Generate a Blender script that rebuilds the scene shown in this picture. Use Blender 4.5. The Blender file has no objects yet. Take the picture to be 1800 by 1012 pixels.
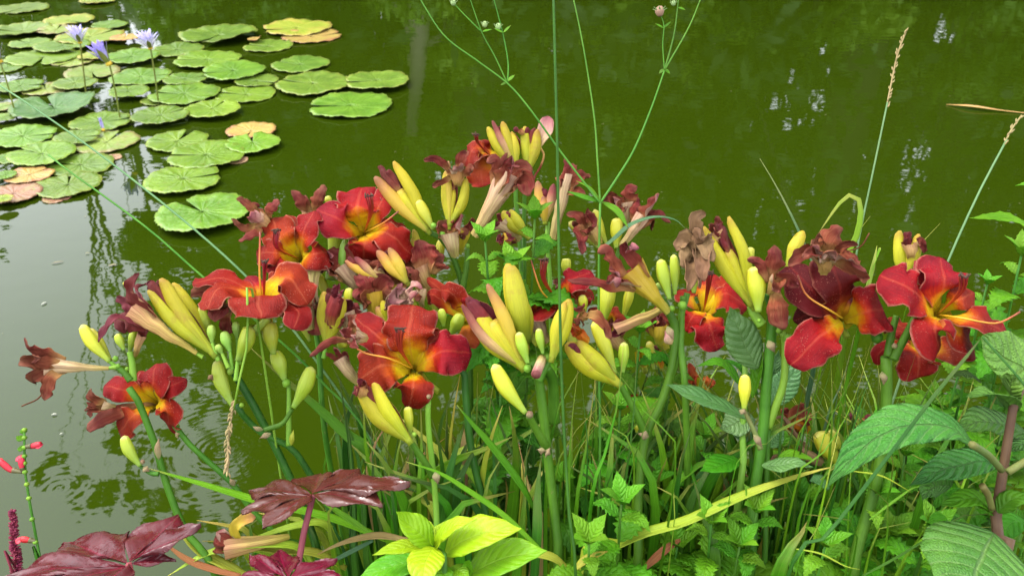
import bpy, math, random
from mathutils import Vector, noise, Matrix
random.seed(7)
S = bpy.context.scene
COL = S.collection
# ---------------------------------------------------------------- camera
F = 1500.0                                   # focal length in photo pixels (1800 wide)
PITCH = math.radians(30)
CAM = Vector((0, 0, 1.42))
cd = bpy.data.cameras.new('camera'); cam = bpy.data.objects.new('camera', cd); COL.objects.link(cam)
cam.location = CAM; cam.rotation_euler = (math.pi/2 - PITCH, 0, 0)
cd.sensor_width = 36; cd.lens = 36*F/1800; cd.clip_start = .02; cd.clip_end = 2000
cd.dof.use_dof = True; cd.dof.focus_distance = .98; cd.dof.aperture_fstop = 14
S.camera = cam
# ---------------------------------------------------------------- sky and sun
SUN_EL, SUN_AZ = math.radians(60), math.radians(-75)     # azimuth clockwise from +Y: high, over the pond's open side
w = bpy.data.worlds.new('World'); S.world = w; w.use_nodes = True
wn, wl = w.node_tree.nodes, w.node_tree.links
sky = wn.new('ShaderNodeTexSky'); sky.sky_type = 'NISHITA'; sky.sun_disc = False
sky.sun_elevation = SUN_EL; sky.sun_rotation = SUN_AZ
sky.air_density = 1.0; sky.dust_density = 6.0; sky.ozone_density = 1.0
hz = wn.new('ShaderNodeHueSaturation'); hz.inputs['Saturation'].default_value = .28   # thin overcast
wl.new(sky.outputs[0], hz.inputs['Color'])
cl = wn.new('ShaderNodeMix'); cl.data_type = 'RGBA'; cl.inputs[0].default_value = .6            # an even layer of pale cloud
wl.new(hz.outputs[0], cl.inputs[6]); cl.inputs[7].default_value = (7.4, 7.8, 8.3, 1)
wl.new(cl.outputs[2], wn['Background'].inputs[0]); wn['Background'].inputs[1].default_value = .15
sd = bpy.data.lights.new('sun', 'SUN'); sun = bpy.data.objects.new('sun', sd); COL.objects.link(sun)
sd.energy = .7; sd.angle = math.radians(16); sd.color = (1, .96, .90)
sdir = Vector((math.sin(SUN_AZ)*math.cos(SUN_EL), math.cos(SUN_AZ)*math.cos(SUN_EL), math.sin(SUN_EL)))
sun.rotation_euler = sdir.to_track_quat('Z', 'Y').to_euler(); sun.location = sdir*30
vs = S.view_settings; vs.view_transform = 'Standard'; vs.look = 'None'; vs.exposure = 1.95; vs.gamma = 1; vs.use_curve_mapping = False
S.cycles.use_denoising = True; S.cycles.max_bounces = 8; S.cycles.transparent_max_bounces = 8
try: S.cycles.denoiser = 'OPENIMAGEDENOISE'
except Exception: pass
# ---------------------------------------------------------------- places: photo pixel + distance along the view axis -> point
RT = Vector((1, 0, 0)); FW = Vector((0, math.cos(PITCH), -math.sin(PITCH))); UP = Vector((0, math.sin(PITCH), math.cos(PITCH)))
def W(x, y, d): return CAM + d*(FW + RT*((x-900)/F) - UP*((y-506)/F))
def on_level(x, y, z=0.0):
    r = FW + RT*((x-900)/F) - UP*((y-506)/F); d = (z-CAM.z)/r.z
    return CAM + r*d, d
def V(a, b, c): return (RT*a + UP*b - FW*c)              # view frame: right, up, toward
def proj(p):
    q = p-CAM; d = q.dot(FW); return 900+F*q.dot(RT)/d, 506-F*q.dot(UP)/d, d
def reg(x0, y0, s): return lambda p: (x0+p[0]/s, y0+p[1]/s)
Z1 = reg(0,0,2.5); Z2 = reg(0,400,3.162); Z3 = reg(0,700,3.244); Z4 = reg(320,300,3.163); Z5 = reg(620,190,3.0)
Z6 = reg(500,460,3.067); Z7 = reg(780,430,2.891); Z8 = reg(1120,360,3.614); Y1 = reg(1300,380,3.374); Y2 = reg(1400,580,2.3425)
Y3 = reg(1000,580,2.343); Y4 = reg(620,650,2.795); Y5 = reg(260,620,2.583); Y6 = reg(700,0,2.3); Y7 = reg(1240,0,2.3)
X1 = reg(400,560,5.0); X2 = reg(430,740,3.72); X3 = reg(1060,560,5.06); X4 = reg(1250,560,3.374)
SC = {id(Z1):2.5, id(Z2):3.162, id(Z3):3.244, id(Z4):3.163, id(Z5):3.0, id(Z6):3.067, id(Z7):2.891, id(Z8):3.614, id(Y1):3.374, id(Y2):2.3425,
      id(Y3):2.343, id(Y4):2.795, id(Y5):2.583, id(Y6):2.3, id(Y7):2.3, id(X1):5.0, id(X2):3.72, id(X3):5.06, id(X4):3.374}
ID = lambda p: (p[0], p[1]); SC[id(ID)] = 1.0
GZ = .10                                                  # level of the bank
# ---------------------------------------------------------------- materials
MATS = {}
class NT:
    def __init__(s, name):
        s.m = bpy.data.materials.new(name); s.m.use_nodes = True; s.t = s.m.node_tree; s.n = s.t.nodes
        s.b = s.n['Principled BSDF']; s.o = s.n['Material Output']; MATS[name] = s.m
    def new(s, ty, **k):
        x = s.n.new(ty)
        for a, b in k.items(): setattr(x, a, b)
        return x
    def ln(s, a, b): s.t.links.new(a, b)
    def put(s, sock, v):
        if hasattr(v, 'is_output'): s.ln(v, sock)
        else: sock.default_value = v
    def math(s, op, a, b=0.0, c=None, clamp=False):
        x = s.new('ShaderNodeMath', operation=op, use_clamp=clamp)
        s.put(x.inputs[0], a); s.put(x.inputs[1], b)
        if c is not None: s.put(x.inputs[2], c)
        return x.outputs[0]
    def uv(s):
        u = s.new('ShaderNodeUVMap'); sp = s.new('ShaderNodeSeparateXYZ'); s.ln(u.outputs[0], sp.inputs[0]); s.uvv = u.outputs[0]
        return sp.outputs[0], sp.outputs[1]
    def ramp(s, fac, stops, interp='LINEAR'):
        r = s.new('ShaderNodeValToRGB'); e = r.color_ramp.elements; r.color_ramp.interpolation = interp
        while len(e) > len(stops): e.remove(e[-1])
        while len(e) < len(stops): e.new(.5)
        for k, (p, c) in zip(e, stops):
            k.position = p; k.color = (*c, 1) if len(c) == 3 else c
        s.put(r.inputs[0], fac); return r.outputs[0]
    def mix(s, f, a, b, blend='MIX'):
        x = s.new('ShaderNodeMix', data_type='RGBA', blend_type=blend)
        s.put(x.inputs[0], f)
        for sock, v in ((x.inputs[6], a), (x.inputs[7], b)):
            s.put(sock, v if hasattr(v, 'is_output') else ((*v, 1) if len(v) == 3 else v))
        return x.outputs[2]
    def noise(s, vec, scale, detail=3, rough=.55, out=0, dist=0):
        x = s.new('ShaderNodeTexNoise'); s.ln(vec, x.inputs['Vector']); x.inputs['Scale'].default_value = scale
        x.inputs['Detail'].default_value = detail; x.inputs['Roughness'].default_value = rough; x.inputs['Distortion'].default_value = dist
        return x.outputs[out]
    def mapv(s, vec, sc):
        x = s.new('ShaderNodeMapping'); s.ln(vec, x.inputs[0]); x.inputs['Scale'].default_value = sc; return x.outputs[0]
    def bump(s, h, strength, dist=.01):
        x = s.new('ShaderNodeBump'); s.put(x.inputs['Height'], h); x.inputs['Strength'].default_value = strength; x.inputs['Distance'].default_value = dist
        return x.outputs[0]
    def pos(s): return s.new('ShaderNodeNewGeometry').outputs['Position']
    def rnd(s): return s.new('ShaderNodeObjectInfo').outputs['Random']
    def finish(s, col, rough=.5, trans=0.0, tcol=None, nrm=None, spec=.5, coat=0.0):
        s.put(s.b.inputs['Base Color'], col if hasattr(col, 'is_output') else (*col, 1))
        s.put(s.b.inputs['Roughness'], rough); s.b.inputs['Specular IOR Level'].default_value = spec
        if coat: s.b.inputs['Coat Weight'].default_value = coat; s.b.inputs['Coat Roughness'].default_value = .12
        if nrm is not None: s.ln(nrm, s.b.inputs['Normal'])
        if trans:
            t = s.new('ShaderNodeBsdfTranslucent'); s.put(t.inputs[0], tcol if tcol is not None else col)
            if nrm is not None: s.ln(nrm, t.inputs['Normal'])
            mx = s.new('ShaderNodeMixShader'); mx.inputs[0].default_value = trans
            s.ln(s.b.outputs[0], mx.inputs[1]); s.ln(t.outputs[0], mx.inputs[2]); s.ln(mx.outputs[0], s.o.inputs[0])
        return s.m

def jitter(N, col, amt_v=.25, amt_h=.03):                 # each object a little lighter or darker, as leaves are
    h = N.new('ShaderNodeHueSaturation'); r = N.rnd()
    N.ln(N.math('MULTIPLY_ADD', r, amt_v*1.4, .70*(1-amt_v)), h.inputs['Value'])
    r2 = N.math('FRACT', N.math('MULTIPLY', r, 17.3))
    N.ln(N.math('MULTIPLY_ADD', r2, amt_h*2, .5-amt_h), h.inputs['Hue'])
    N.ln(col, h.inputs['Color']); return h.outputs[0]

def petal_mat(name, stops, edge, dark, rough=.5, trans=.42, rib=(.75,.16,.08), ribamt=.35):
    N = NT(name); u, v = N.uv(); p = N.pos()
    a = N.math('ABSOLUTE', N.math('MULTIPLY_ADD', v, 2, -1))
    wob = N.noise(p, 60, 3)
    uu = N.math('ADD', u, N.math('MULTIPLY_ADD', wob, .22, -.11))
    uu = N.math('ADD', uu, N.math('MULTIPLY', a, .13))    # the eye is deepest along the midrib
    c = N.ramp(uu, stops)
    st = N.noise(N.mapv(N.uvv, (3, 60, 1)), 1.0, 4, .6)   # fine veins along the petal, none in the pale eye
    red = N.ramp(uu, [(.46, (0,0,0)), (.68, (1,1,1))])
    c = N.mix(N.math('MULTIPLY', N.math('MULTIPLY', N.ramp(st, [(.42, (0,0,0)), (.7, (1,1,1))]), .55), red), c, dark)
    blot = N.noise(p, 38, 4, .6)
    c = N.mix(N.math('MULTIPLY', N.math('MULTIPLY', N.ramp(blot, [(.45, (0,0,0)), (.72, (1,1,1))]), .5), red), c, dark)
    ribf = N.math('MULTIPLY', N.ramp(a, [(0, (1,1,1)), (.10, (0,0,0))]), ribamt)
    c = N.mix(ribf, c, rib)
    ef = N.math('MULTIPLY', N.ramp(N.math('ADD', a, N.math('MULTIPLY_ADD', N.noise(p, 220, 2), .12, -.06)), [(.92, (0,0,0)), (1.0, (1,1,1))]), .55)
    c = N.mix(ef, c, edge)
    sp = N.new('ShaderNodeTexVoronoi'); sp.inputs['Scale'].default_value = 420; N.ln(p, sp.inputs['Vector'])
    msk = N.ramp(N.noise(p, 55, 2), [(.45, (0,0,0)), (.62, (1,1,1))])
    dots = N.math('MULTIPLY', N.ramp(sp.outputs['Distance'], [(.10, (1,1,1)), (.30, (0,0,0))]), msk)
    c = N.mix(N.math('MULTIPLY', dots, .5), c, (.85, .32, .22))
    c = jitter(N, c, .12, .008)
    fine = N.noise(p, 900, 2)
    h = N.math('ADD', N.math('MULTIPLY', st, .8), N.math('ADD', N.math('MULTIPLY', dots, .6), N.math('MULTIPLY', fine, .35)))
    h = N.math('ADD', h, N.math('MULTIPLY', N.noise(p, 130, 3), .9))
    return N.finish(c, N.math('MULTIPLY_ADD', dots, -.25, rough), trans, None, N.bump(h, .8, .0016), .16)

RED = [(0, (.90,.62,.02)), (.45, (1.0,.72,.012)), (.53, (.98,.38,.01)), (.60, (.74,.09,.008)), (.70, (.46,.020,.007)), (1, (.37,.012,.007))]
petal_mat('petal_red', RED, (.80,.36,.24), (.15,.003,.007))
petal_mat('petal_red_small_eye', [(0, (.95,.66,.012)), (.37, (.98,.6,.012)), (.43, (.9,.26,.01)), (.49, (.58,.05,.008)), (.58, (.44,.016,.007)), (1, (.36,.010,.007))], (.80,.36,.24), (.15,.003,.007))
petal_mat('petal_red_fresh', [(0, (.92,.64,.02)), (.47, (1.0,.68,.01)), (.57, (.95,.30,.01)), (.65, (.55,.04,.012)), (.75, (.46,.018,.006)), (1, (.40,.011,.006))], (.8,.4,.28), (.24,.006,.01))
petal_mat('petal_dark', [(0, (.7,.36,.02)), (.38, (.7,.32,.012)), (.48, (.42,.05,.01)), (.58, (.17,.007,.008)), (1, (.12,.004,.008))], (.42,.12,.08), (.09,.003,.006), ribamt=.25, rib=(.5,.03,.02))
petal_mat('petal_orange', [(0, (.8,.5,.02)), (.35, (.8,.32,.015)), (.6, (.75,.15,.02)), (1, (.5,.04,.02))], (.8,.45,.15), (.45,.06,.02))
petal_mat('petal_back', [(0, (.62,.55,.04)), (.4, (.72,.42,.03)), (.8, (.60,.16,.03)), (1, (.42,.05,.03))], (.6,.25,.1), (.5,.14,.03), ribamt=.2)

def sheet_mat(name, stops, stripe, stripe_amt=.5, rough=.5, trans=.2, bumpk=.5, jv=.15, sfreq=46, spec=.4, spot=None, coat=0.0, seam=0, stripe2=(.28,.2,.02)):
    """tapering plant tissue: colour along its length, fine lengthwise stripes"""
    N = NT(name); u, v = N.uv(); p = N.pos()
    uu = N.math('ADD', u, N.math('MULTIPLY_ADD', N.noise(p, 45, 3), .3, -.15))
    c = N.ramp(uu, stops)
    st = N.noise(N.mapv(N.uvv, (1.6, sfreq, 1)), 1.0, 3, .6)
    c = N.mix(N.math('MULTIPLY', N.ramp(st, [(.40, (0,0,0)), (.66, (1,1,1))]), stripe_amt), c, stripe)
    if spot: c = N.mix(N.math('MULTIPLY', N.ramp(N.noise(p, 70, 4, .65), [(.55, (0,0,0)), (.72, (1,1,1))]), .7), c, spot)
    if seam:
        sg = N.ramp(N.math('PINGPONG', N.math('MULTIPLY_ADD', v, seam, N.math('MULTIPLY', N.noise(p, 30, 2), .12)), .5), [(.0, (1,1,1)), (.09, (0,0,0))])
        c = N.mix(N.math('MULTIPLY', sg, .75), c, stripe2)
    c = jitter(N, c, jv, .012)
    h = N.math('ADD', st, N.math('MULTIPLY', N.noise(p, 150, 3), .5))
    return N.finish(c, rough, trans, None, N.bump(h, bumpk, .0015), spec, coat)

YEL = [(0, (.26,.36,.025)), (.16, (.38,.43,.014)), (.4, (.55,.52,.012)), (.85, (.60,.49,.014)), (1, (.48,.26,.025))]
sheet_mat('tepal_yellow', YEL, (.34,.34,.015), .6, .45, .25, .5, spec=.3, spot=(.42,.26,.03))
sheet_mat('tepal_yellow_brown', [(0, (.35,.38,.03)), (.2, (.6,.48,.02)), (.6, (.66,.42,.03)), (.82, (.5,.22,.04)), (1, (.25,.07,.04))], (.45,.3,.04), .5, .5, .2, .5)
sheet_mat('wilt_inside', [(0, (.5,.24,.05)), (.3, (.28,.03,.02)), (1, (.15,.010,.016))], (.08,.005,.012), .6, .5, .18, .9, spec=.3)
sheet_mat('wilt_outside', [(0, (.55,.5,.07)), (.3, (.68,.5,.14)), (.55, (.62,.33,.17)), (.78, (.32,.07,.06)), (1, (.16,.018,.03))], (.36,.12,.06), .6, .55, .2, .9, sfreq=30, spec=.25)
sheet_mat('wilt_pale', [(0, (.58,.5,.12)), (.4, (.72,.54,.28)), (.72, (.62,.34,.27)), (1, (.30,.06,.08))], (.32,.11,.09), .6, .55, .25, .9, sfreq=26, spec=.25)
sheet_mat('wilt_dark', [(0, (.62,.44,.11)), (.44, (.52,.26,.09)), (.58, (.27,.05,.025)), (.82, (.17,.020,.018)), (1, (.30,.09,.06))], (.42,.20,.09), .34, .55, .2, 1.5, spec=.10, sfreq=22)
sheet_mat('dry_brown', [(0, (.42,.27,.10)), (.5, (.32,.18,.07)), (1, (.24,.12,.05))], (.16,.07,.035), .6, .7, .15, 1.0, sfreq=24)
sheet_mat('bract', [(0, (.26,.3,.08)), (.4, (.36,.29,.13)), (1, (.28,.17,.08))], (.2,.12,.08), .5, .7, .2, .6)
sheet_mat('bud_yellow', [(0, (.20,.36,.04)), (.2, (.32,.42,.018)), (.5, (.48,.51,.014)), (.9, (.52,.50,.02)), (1, (.55,.5,.12))], (.40,.42,.02), .5, .4, .08, .45, seam=3)
sheet_mat('bud_lime', [(0, (.18,.36,.04)), (.35, (.28,.42,.02)), (.9, (.40,.48,.02)), (1, (.5,.5,.12))], (.28,.40,.02), .5, .4, .08, .45, seam=3)
sheet_mat('bud_green', [(0, (.16,.34,.04)), (.6, (.26,.44,.045)), (1, (.38,.5,.08))], (.18,.36,.03), .4, .45, .08, .45, seam=3)
sheet_mat('stamen', [(0, (.8,.42,.02)), (.25, (.65,.10,.01)), (.6, (.36,.02,.012)), (1, (.25,.012,.012))], (.3,.02,.01), .2, .4, .1, .2)
sheet_mat('pistil', [(0, (.85,.55,.02)), (.5, (.8,.42,.03)), (.85, (.55,.12,.03)), (1, (.2,.04,.03))], (.7,.3,.03), .2, .4, .15, .2)
sheet_mat('anther', [(0, (.06,.02,.012)), (1, (.09,.04,.015))], (.03,.01,.01), .4, .8, 0, .5)

def stalk_mat(name, c0, c1, spot=(.3,.2,.1), rough=.42, amt=.5, tr=0):
    N = NT(name); p = N.pos(); u, v = N.uv()
    c = N.mix(N.ramp(N.noise(p, 22, 3), [(.35, (0,0,0)), (.65, (1,1,1))]), c0, c1)
    st = N.noise(N.mapv(N.uvv, (4, 26, 1)), 1.0, 3)
    c = N.mix(N.math('MULTIPLY', N.ramp(st, [(.45, (0,0,0)), (.7, (1,1,1))]), .3), c, tuple(x*.6 for x in c0))
    c = N.mix(N.math('MULTIPLY', N.ramp(N.noise(p, 90, 4, .7), [(.66, (0,0,0)), (.76, (1,1,1))]), amt), c, spot)
    c = jitter(N, c, .15, .012)
    return N.finish(c, rough, tr, None, N.bump(N.math('ADD', st, N.math('MULTIPLY', N.noise(p, 160, 3), .7)), .4, .0012), .16)
stalk_mat('stem_green', (.042,.13,.008), (.08,.21,.014))
stalk_mat('stem_deep', (.018,.075,.006), (.042,.14,.012))
stalk_mat('stem_pale', (.15,.31,.025), (.21,.38,.04))
stalk_mat('stem_brown', (.10,.045,.03), (.14,.08,.04))
stalk_mat('stem_brown_green', (.16,.14,.04), (.14,.2,.05))
stalk_mat('stem_pink', (.36,.09,.13), (.3,.06,.09), (.4,.2,.2))
stalk_mat('stem_grass', (.045,.16,.012), (.085,.23,.02), rough=.45, amt=.1)
stalk_mat('stem_bluegreen', (.11,.22,.09), (.15,.27,.11), rough=.5, amt=.1)
stalk_mat('stem_water', (.16,.20,.03), (.22,.22,.05), rough=.4)
stalk_mat('seed', (.30,.23,.10), (.40,.30,.14), (.25,.16,.08), .8)

def blade_mat(name, c0, c1, tip, trans=.3, rough=.36, jv=.25):
    N = NT(name); u, v = N.uv(); p = N.pos()
    c = N.mix(N.ramp(N.noise(p, 12, 3), [(.35, (0,0,0)), (.65, (1,1,1))]), c0, c1)
    st = N.noise(N.mapv(N.uvv, (1.2, 34, 1)), 1.0, 2)
    c = N.mix(N.math('MULTIPLY', N.ramp(st, [(.4, (0,0,0)), (.65, (1,1,1))]), .45), c, tuple(x*.62 for x in c0))
    a = N.math('ABSOLUTE', N.math('MULTIPLY_ADD', v, 2, -1))
    c = N.mix(N.math('MULTIPLY', N.ramp(a, [(0, (1,1,1)), (.09, (0,0,0))]), .4), c, tuple(min(1, x*1.5) for x in c1))
    c = N.mix(N.ramp(N.math('ADD', u, N.math('MULTIPLY_ADD', N.noise(p, 25, 3), .16, -.08)), [(.90, (0,0,0)), (1, (1,1,1))]), c, tip)
    c = N.mix(N.math('MULTIPLY', N.ramp(N.noise(p, 60, 4, .7), [(.66, (0,0,0)), (.78, (1,1,1))]), .35), c, tip)
    c = jitter(N, c, jv, .02)
    return N.finish(c, rough, trans, None, N.bump(st, .4, .0012), .18)
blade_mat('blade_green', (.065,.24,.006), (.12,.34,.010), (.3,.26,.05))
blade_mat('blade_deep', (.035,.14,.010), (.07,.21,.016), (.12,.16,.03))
blade_mat('blade_bright', (.13,.34,.010), (.20,.44,.016), (.4,.4,.08))
blade_mat('blade_blue', (.10,.22,.09), (.15,.28,.12), (.3,.32,.12))
blade_mat('blade_yellow', (.42,.45,.04), (.52,.5,.06), (.5,.32,.06))
blade_mat('blade_lime', (.30,.44,.03), (.38,.52,.04), (.5,.45,.08))
blade_mat('blade_tan', (.52,.40,.12), (.6,.46,.16), (.4,.22,.08))
blade_mat('blade_russet', (.42,.17,.05), (.5,.26,.08), (.25,.1,.05))

def leaf_mat(name, c0, c1, vein, n=7.0, slope=.55, rough=.42, trans=.25, bumpk=.8, quilt=0.0, jv=.2, spec=.5, blotch=None, coat=0.0, netscale=260, bdist=.0022, vamt=.42):
    """broad leaf with a midrib and paired side veins, laid out in the leaf's own length and width"""
    N = NT(name); u, v = N.uv(); p = N.pos()
    a = N.math('ABSOLUTE', N.math('MULTIPLY_ADD', v, 2, -1))
    s = N.math('MULTIPLY', N.math('SUBTRACT', u, N.math('MULTIPLY', N.math('POWER', a, 1.25), slope/ max(n, 1)*3.0)), n)
    pp = N.math('PINGPONG', s, .5)
    vn = N.ramp(pp, [(0, (1,1,1)), (.10, (0,0,0))]); mr = N.ramp(a, [(0, (1,1,1)), (.055, (0,0,0))])
    vv = N.math('MAXIMUM', N.math('MULTIPLY', vn, .8), mr)
    c = N.mix(N.ramp(N.noise(p, 28, 3), [(.35, (0,0,0)), (.65, (1,1,1))]), c0, c1)
    if blotch: c = N.mix(N.math('MULTIPLY', N.ramp(N.noise(p, 48, 4, .65), [(.5, (0,0,0)), (.68, (1,1,1))]), .75), c, blotch)
    c = N.mix(N.math('MULTIPLY', vv, vamt), c, vein)
    c = jitter(N, c, jv, .018)
    net = N.new('ShaderNodeTexVoronoi'); net.feature = 'DISTANCE_TO_EDGE'; net.inputs['Scale'].default_value = netscale; N.ln(p, net.inputs['Vector'])
    cell = N.math('MINIMUM', N.math('MULTIPLY', net.outputs['Distance'], 3.0), 1.0)
    pil = N.math('SUBTRACT', N.math('MULTIPLY', N.math('POWER', N.math('MULTIPLY', pp, 2), .6), 1.0), mr)
    h = N.math('ADD', pil, N.math('MULTIPLY', cell, .25+quilt))
    return N.finish(c, rough, trans, None, N.bump(h, bumpk, bdist), spec, coat)
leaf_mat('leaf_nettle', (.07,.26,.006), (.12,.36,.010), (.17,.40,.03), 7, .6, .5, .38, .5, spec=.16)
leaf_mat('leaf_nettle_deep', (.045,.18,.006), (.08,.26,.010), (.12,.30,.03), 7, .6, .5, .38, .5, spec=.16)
leaf_mat('leaf_nettle_young', (.12,.38,.010), (.17,.45,.016), (.26,.5,.06), 7, .6, .5, .38, .5, spec=.22)
leaf_mat('leaf_quilted', (.05,.19,.020), (.085,.25,.03), (.26,.46,.14), 10, .7, .5, .25, .9, .02, netscale=300, spec=.28, bdist=.004, vamt=.6)
leaf_mat('leaf_quilted_light', (.13,.33,.04), (.18,.40,.05), (.22,.42,.09), 9, .7, .5, .3, .9, .05, netscale=300, spec=.28, bdist=.004, vamt=.6)
leaf_mat('leaf_balsam', (.075,.20,.045), (.11,.26,.06), (.19,.35,.12), 9, .6, .42, .25, .45, jv=.12, spec=.35)
leaf_mat('leaf_balsam_pale', (.13,.30,.08), (.17,.36,.10), (.26,.45,.15), 9, .6, .38, .25, .8, jv=.12)
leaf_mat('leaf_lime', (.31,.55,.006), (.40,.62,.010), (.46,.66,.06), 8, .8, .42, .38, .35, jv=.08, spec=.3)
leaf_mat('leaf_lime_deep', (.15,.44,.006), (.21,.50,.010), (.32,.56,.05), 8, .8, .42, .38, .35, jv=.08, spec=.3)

def maroon_mat(name, c0, c1, vein, rough=.16):
    N = NT(name); u, v = N.uv(); p = N.pos()
    c = N.mix(N.ramp(N.noise(p, 14, 3), [(.35, (0,0,0)), (.65, (1,1,1))]), c0, c1)
    a = N.math('ABSOLUTE', N.math('MULTIPLY_ADD', v, 2, -1))
    mr = N.ramp(a, [(0, (1,1,1)), (.07, (0,0,0))])
    pp = N.math('PINGPONG', N.math('MULTIPLY', N.math('SUBTRACT', u, N.math('MULTIPLY', a, .16)), 7), .5)
    vn = N.math('MULTIPLY', N.ramp(pp, [(0, (1,1,1)), (.08, (0,0,0))]), .22)
    c = N.mix(N.math('MULTIPLY', N.math('MAXIMUM', mr, vn), .75), c, vein)
    c = N.mix(N.math('MULTIPLY', N.ramp(N.noise(p, 75, 4, .7), [(.6, (0,0,0)), (.72, (1,1,1))]), .35), c, (.12,.06,.03))
    wet = N.ramp(N.noise(p, 42, 3, .6), [(.45, (0,0,0)), (.56, (1,1,1))])
    h = N.math('ADD', N.math('MULTIPLY', pp, .35), N.math('MULTIPLY', N.noise(p, 90, 3), .6))
    return N.finish(c, N.math('MULTIPLY_ADD', wet, .22, rough), .12, (.2,.012,.025,1), N.bump(h, .35, .0022), .42)
maroon_mat('leaf_maroon', (.058,.007,.010), (.085,.010,.014), (.16,.010,.03))
maroon_mat('leaf_maroon_red', (.07,.004,.012), (.10,.006,.018), (.2,.008,.035))
maroon_mat('leaf_maroon_brown', (.055,.014,.010), (.075,.018,.012), (.11,.010,.016))

def plain(name, c0, c1, scale=40, rough=.6, trans=0, bumpk=.3, spec=.4):
    N = NT(name); p = N.pos(); n = N.noise(p, scale, 4)
    return N.finish(jitter(N, N.mix(n, c0, c1), .15, .01), rough, trans, None, N.bump(n, bumpk, .004), spec)
plain('sage_red', (.55,.012,.02), (.7,.03,.05), 200, .45, .2)
plain('sage_pink', (.60,.015,.035), (.68,.03,.05), 200, .45, .2)
plain('amaranth', (.16,.008,.03), (.24,.012,.05), 300, .7, .1)
plain('sage_calyx', (.10,.05,.03), (.12,.14,.04), 200, .5)
plain('scabious_bud', (.22,.34,.10), (.30,.40,.16), 300, .6)
plain('scabious_spent', (.30,.16,.10), (.36,.24,.14), 300, .7)
plain('petal_fleck', (.30,.31,.24), (.38,.38,.3), 100, .6)
plain('fleck_tan', (.20,.18,.09), (.26,.23,.12), 100, .7)
plain('reed_dry', (.45,.24,.08), (.55,.33,.12), 120, .6)

# ---------------------------------------------------------------- meshes
def mesh_obj(name, verts, faces, uvs, mats, fmat=None, smooth=True):
    me = bpy.data.meshes.new(name); me.from_pydata([tuple(v) for v in verts], [], faces)
    if uvs is not None:
        l = me.uv_layers.new(name='UVMap'); vi = [0]*len(me.loops); me.loops.foreach_get('vertex_index', vi)
        flat = [0.0]*(2*len(vi))
        for k, i in enumerate(vi): flat[2*k], flat[2*k+1] = uvs[i]
        l.data.foreach_set('uv', flat)
    for m in mats: me.materials.append(MATS[m])
    if fmat: me.polygons.foreach_set('material_index', fmat)
    if smooth: me.polygons.foreach_set('use_smooth', [True]*len(me.polygons))
    o = bpy.data.objects.new(name, me); COL.objects.link(o); return o

class Thing:
    """an Empty at the thing's base; its parts are built in place and hung under it"""
    def __init__(s, name, label, cat, base, group=None):
        s.e = bpy.data.objects.new(name, None); COL.objects.link(s.e); s.e.empty_display_size = .02
        s.e.location = base; s.b = Vector(base); s.e['label'] = label; s.e['category'] = cat
        if group: s.e['group'] = group
    def add(s, o, parent=None):
        if parent is None: o.parent = s.e; o.location = -s.b
        else: o.parent = parent
        return o
def tag(o, label, cat, group=None):
    o['label'] = label; o['category'] = cat
    if group: o['group'] = group
    return o
def struct(o): o['kind'] = 'structure'; return o

def spline(pts, n):
    """smooth curve through pts, n+1 samples, even spacing"""
    P = [Vector(p) for p in pts]
    if len(P) == 2: return [P[0].lerp(P[1], i/n) for i in range(n+1)]
    Q = [P[0]*2-P[1]] + P + [P[-1]*2-P[-2]]; dense = []
    for i in range(1, len(Q)-2):
        a, b, c, d = Q[i-1], Q[i], Q[i+1], Q[i+2]
        for k in range(12):
            t = k/12
            dense.append(.5*((2*b)+(c-a)*t+(2*a-5*b+4*c-d)*t*t+(3*b-a-3*c+d)*t**3))
    dense.append(P[-1])
    L = [0]
    for i in range(1, len(dense)): L.append(L[-1]+(dense[i]-dense[i-1]).length)
    out = []; j = 0
    for i in range(n+1):
        s = L[-1]*i/n
        while j < len(L)-2 and L[j+1] < s: j += 1
        seg = L[j+1]-L[j]
        out.append(dense[j].lerp(dense[j+1], (s-L[j])/seg if seg > 1e-9 else 0))
    return out

def tube(name, pts, r, mat, n=14, k=8, lobes=0, lobe=0.0, cap=True, ur=(0, 1)):
    """r: number or function of u"""
    C = spline(pts, n); vs, uv, fs = [], [], []
    ref = Vector((.3, .2, 1)).normalized()
    t0 = (C[1]-C[0]).normalized()
    if abs(t0.dot(ref)) > .95: ref = Vector((1, .1, 0)).normalized()
    a = (ref - t0*ref.dot(t0)).normalized()
    for i in range(n+1):
        t = (C[min(i+1, n)]-C[max(i-1, 0)])
        t = t.normalized() if t.length > 1e-9 else t0
        a = (a - t*a.dot(t)).normalized(); b = t.cross(a); R = r(i/n) if callable(r) else r
        for j in range(k):
            th = 2*math.pi*j/k; rr = R*(1+lobe*math.cos(lobes*th)) if lobes else R
            vs.append(C[i]+a*(math.cos(th)*rr)+b*(math.sin(th)*rr)); uv.append((ur[0]+(ur[1]-ur[0])*i/n, j/k))
    for i in range(n):
        for j in range(k):
            q = (j+1) % k; fs.append((i*k+j, i*k+q, (i+1)*k+q, (i+1)*k+j))
    if cap: fs.append(tuple(range(k-1, -1, -1))); fs.append(tuple(n*k+j for j in range(k)))
    return mesh_obj(name, vs, fs, uv, [mat])

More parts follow.
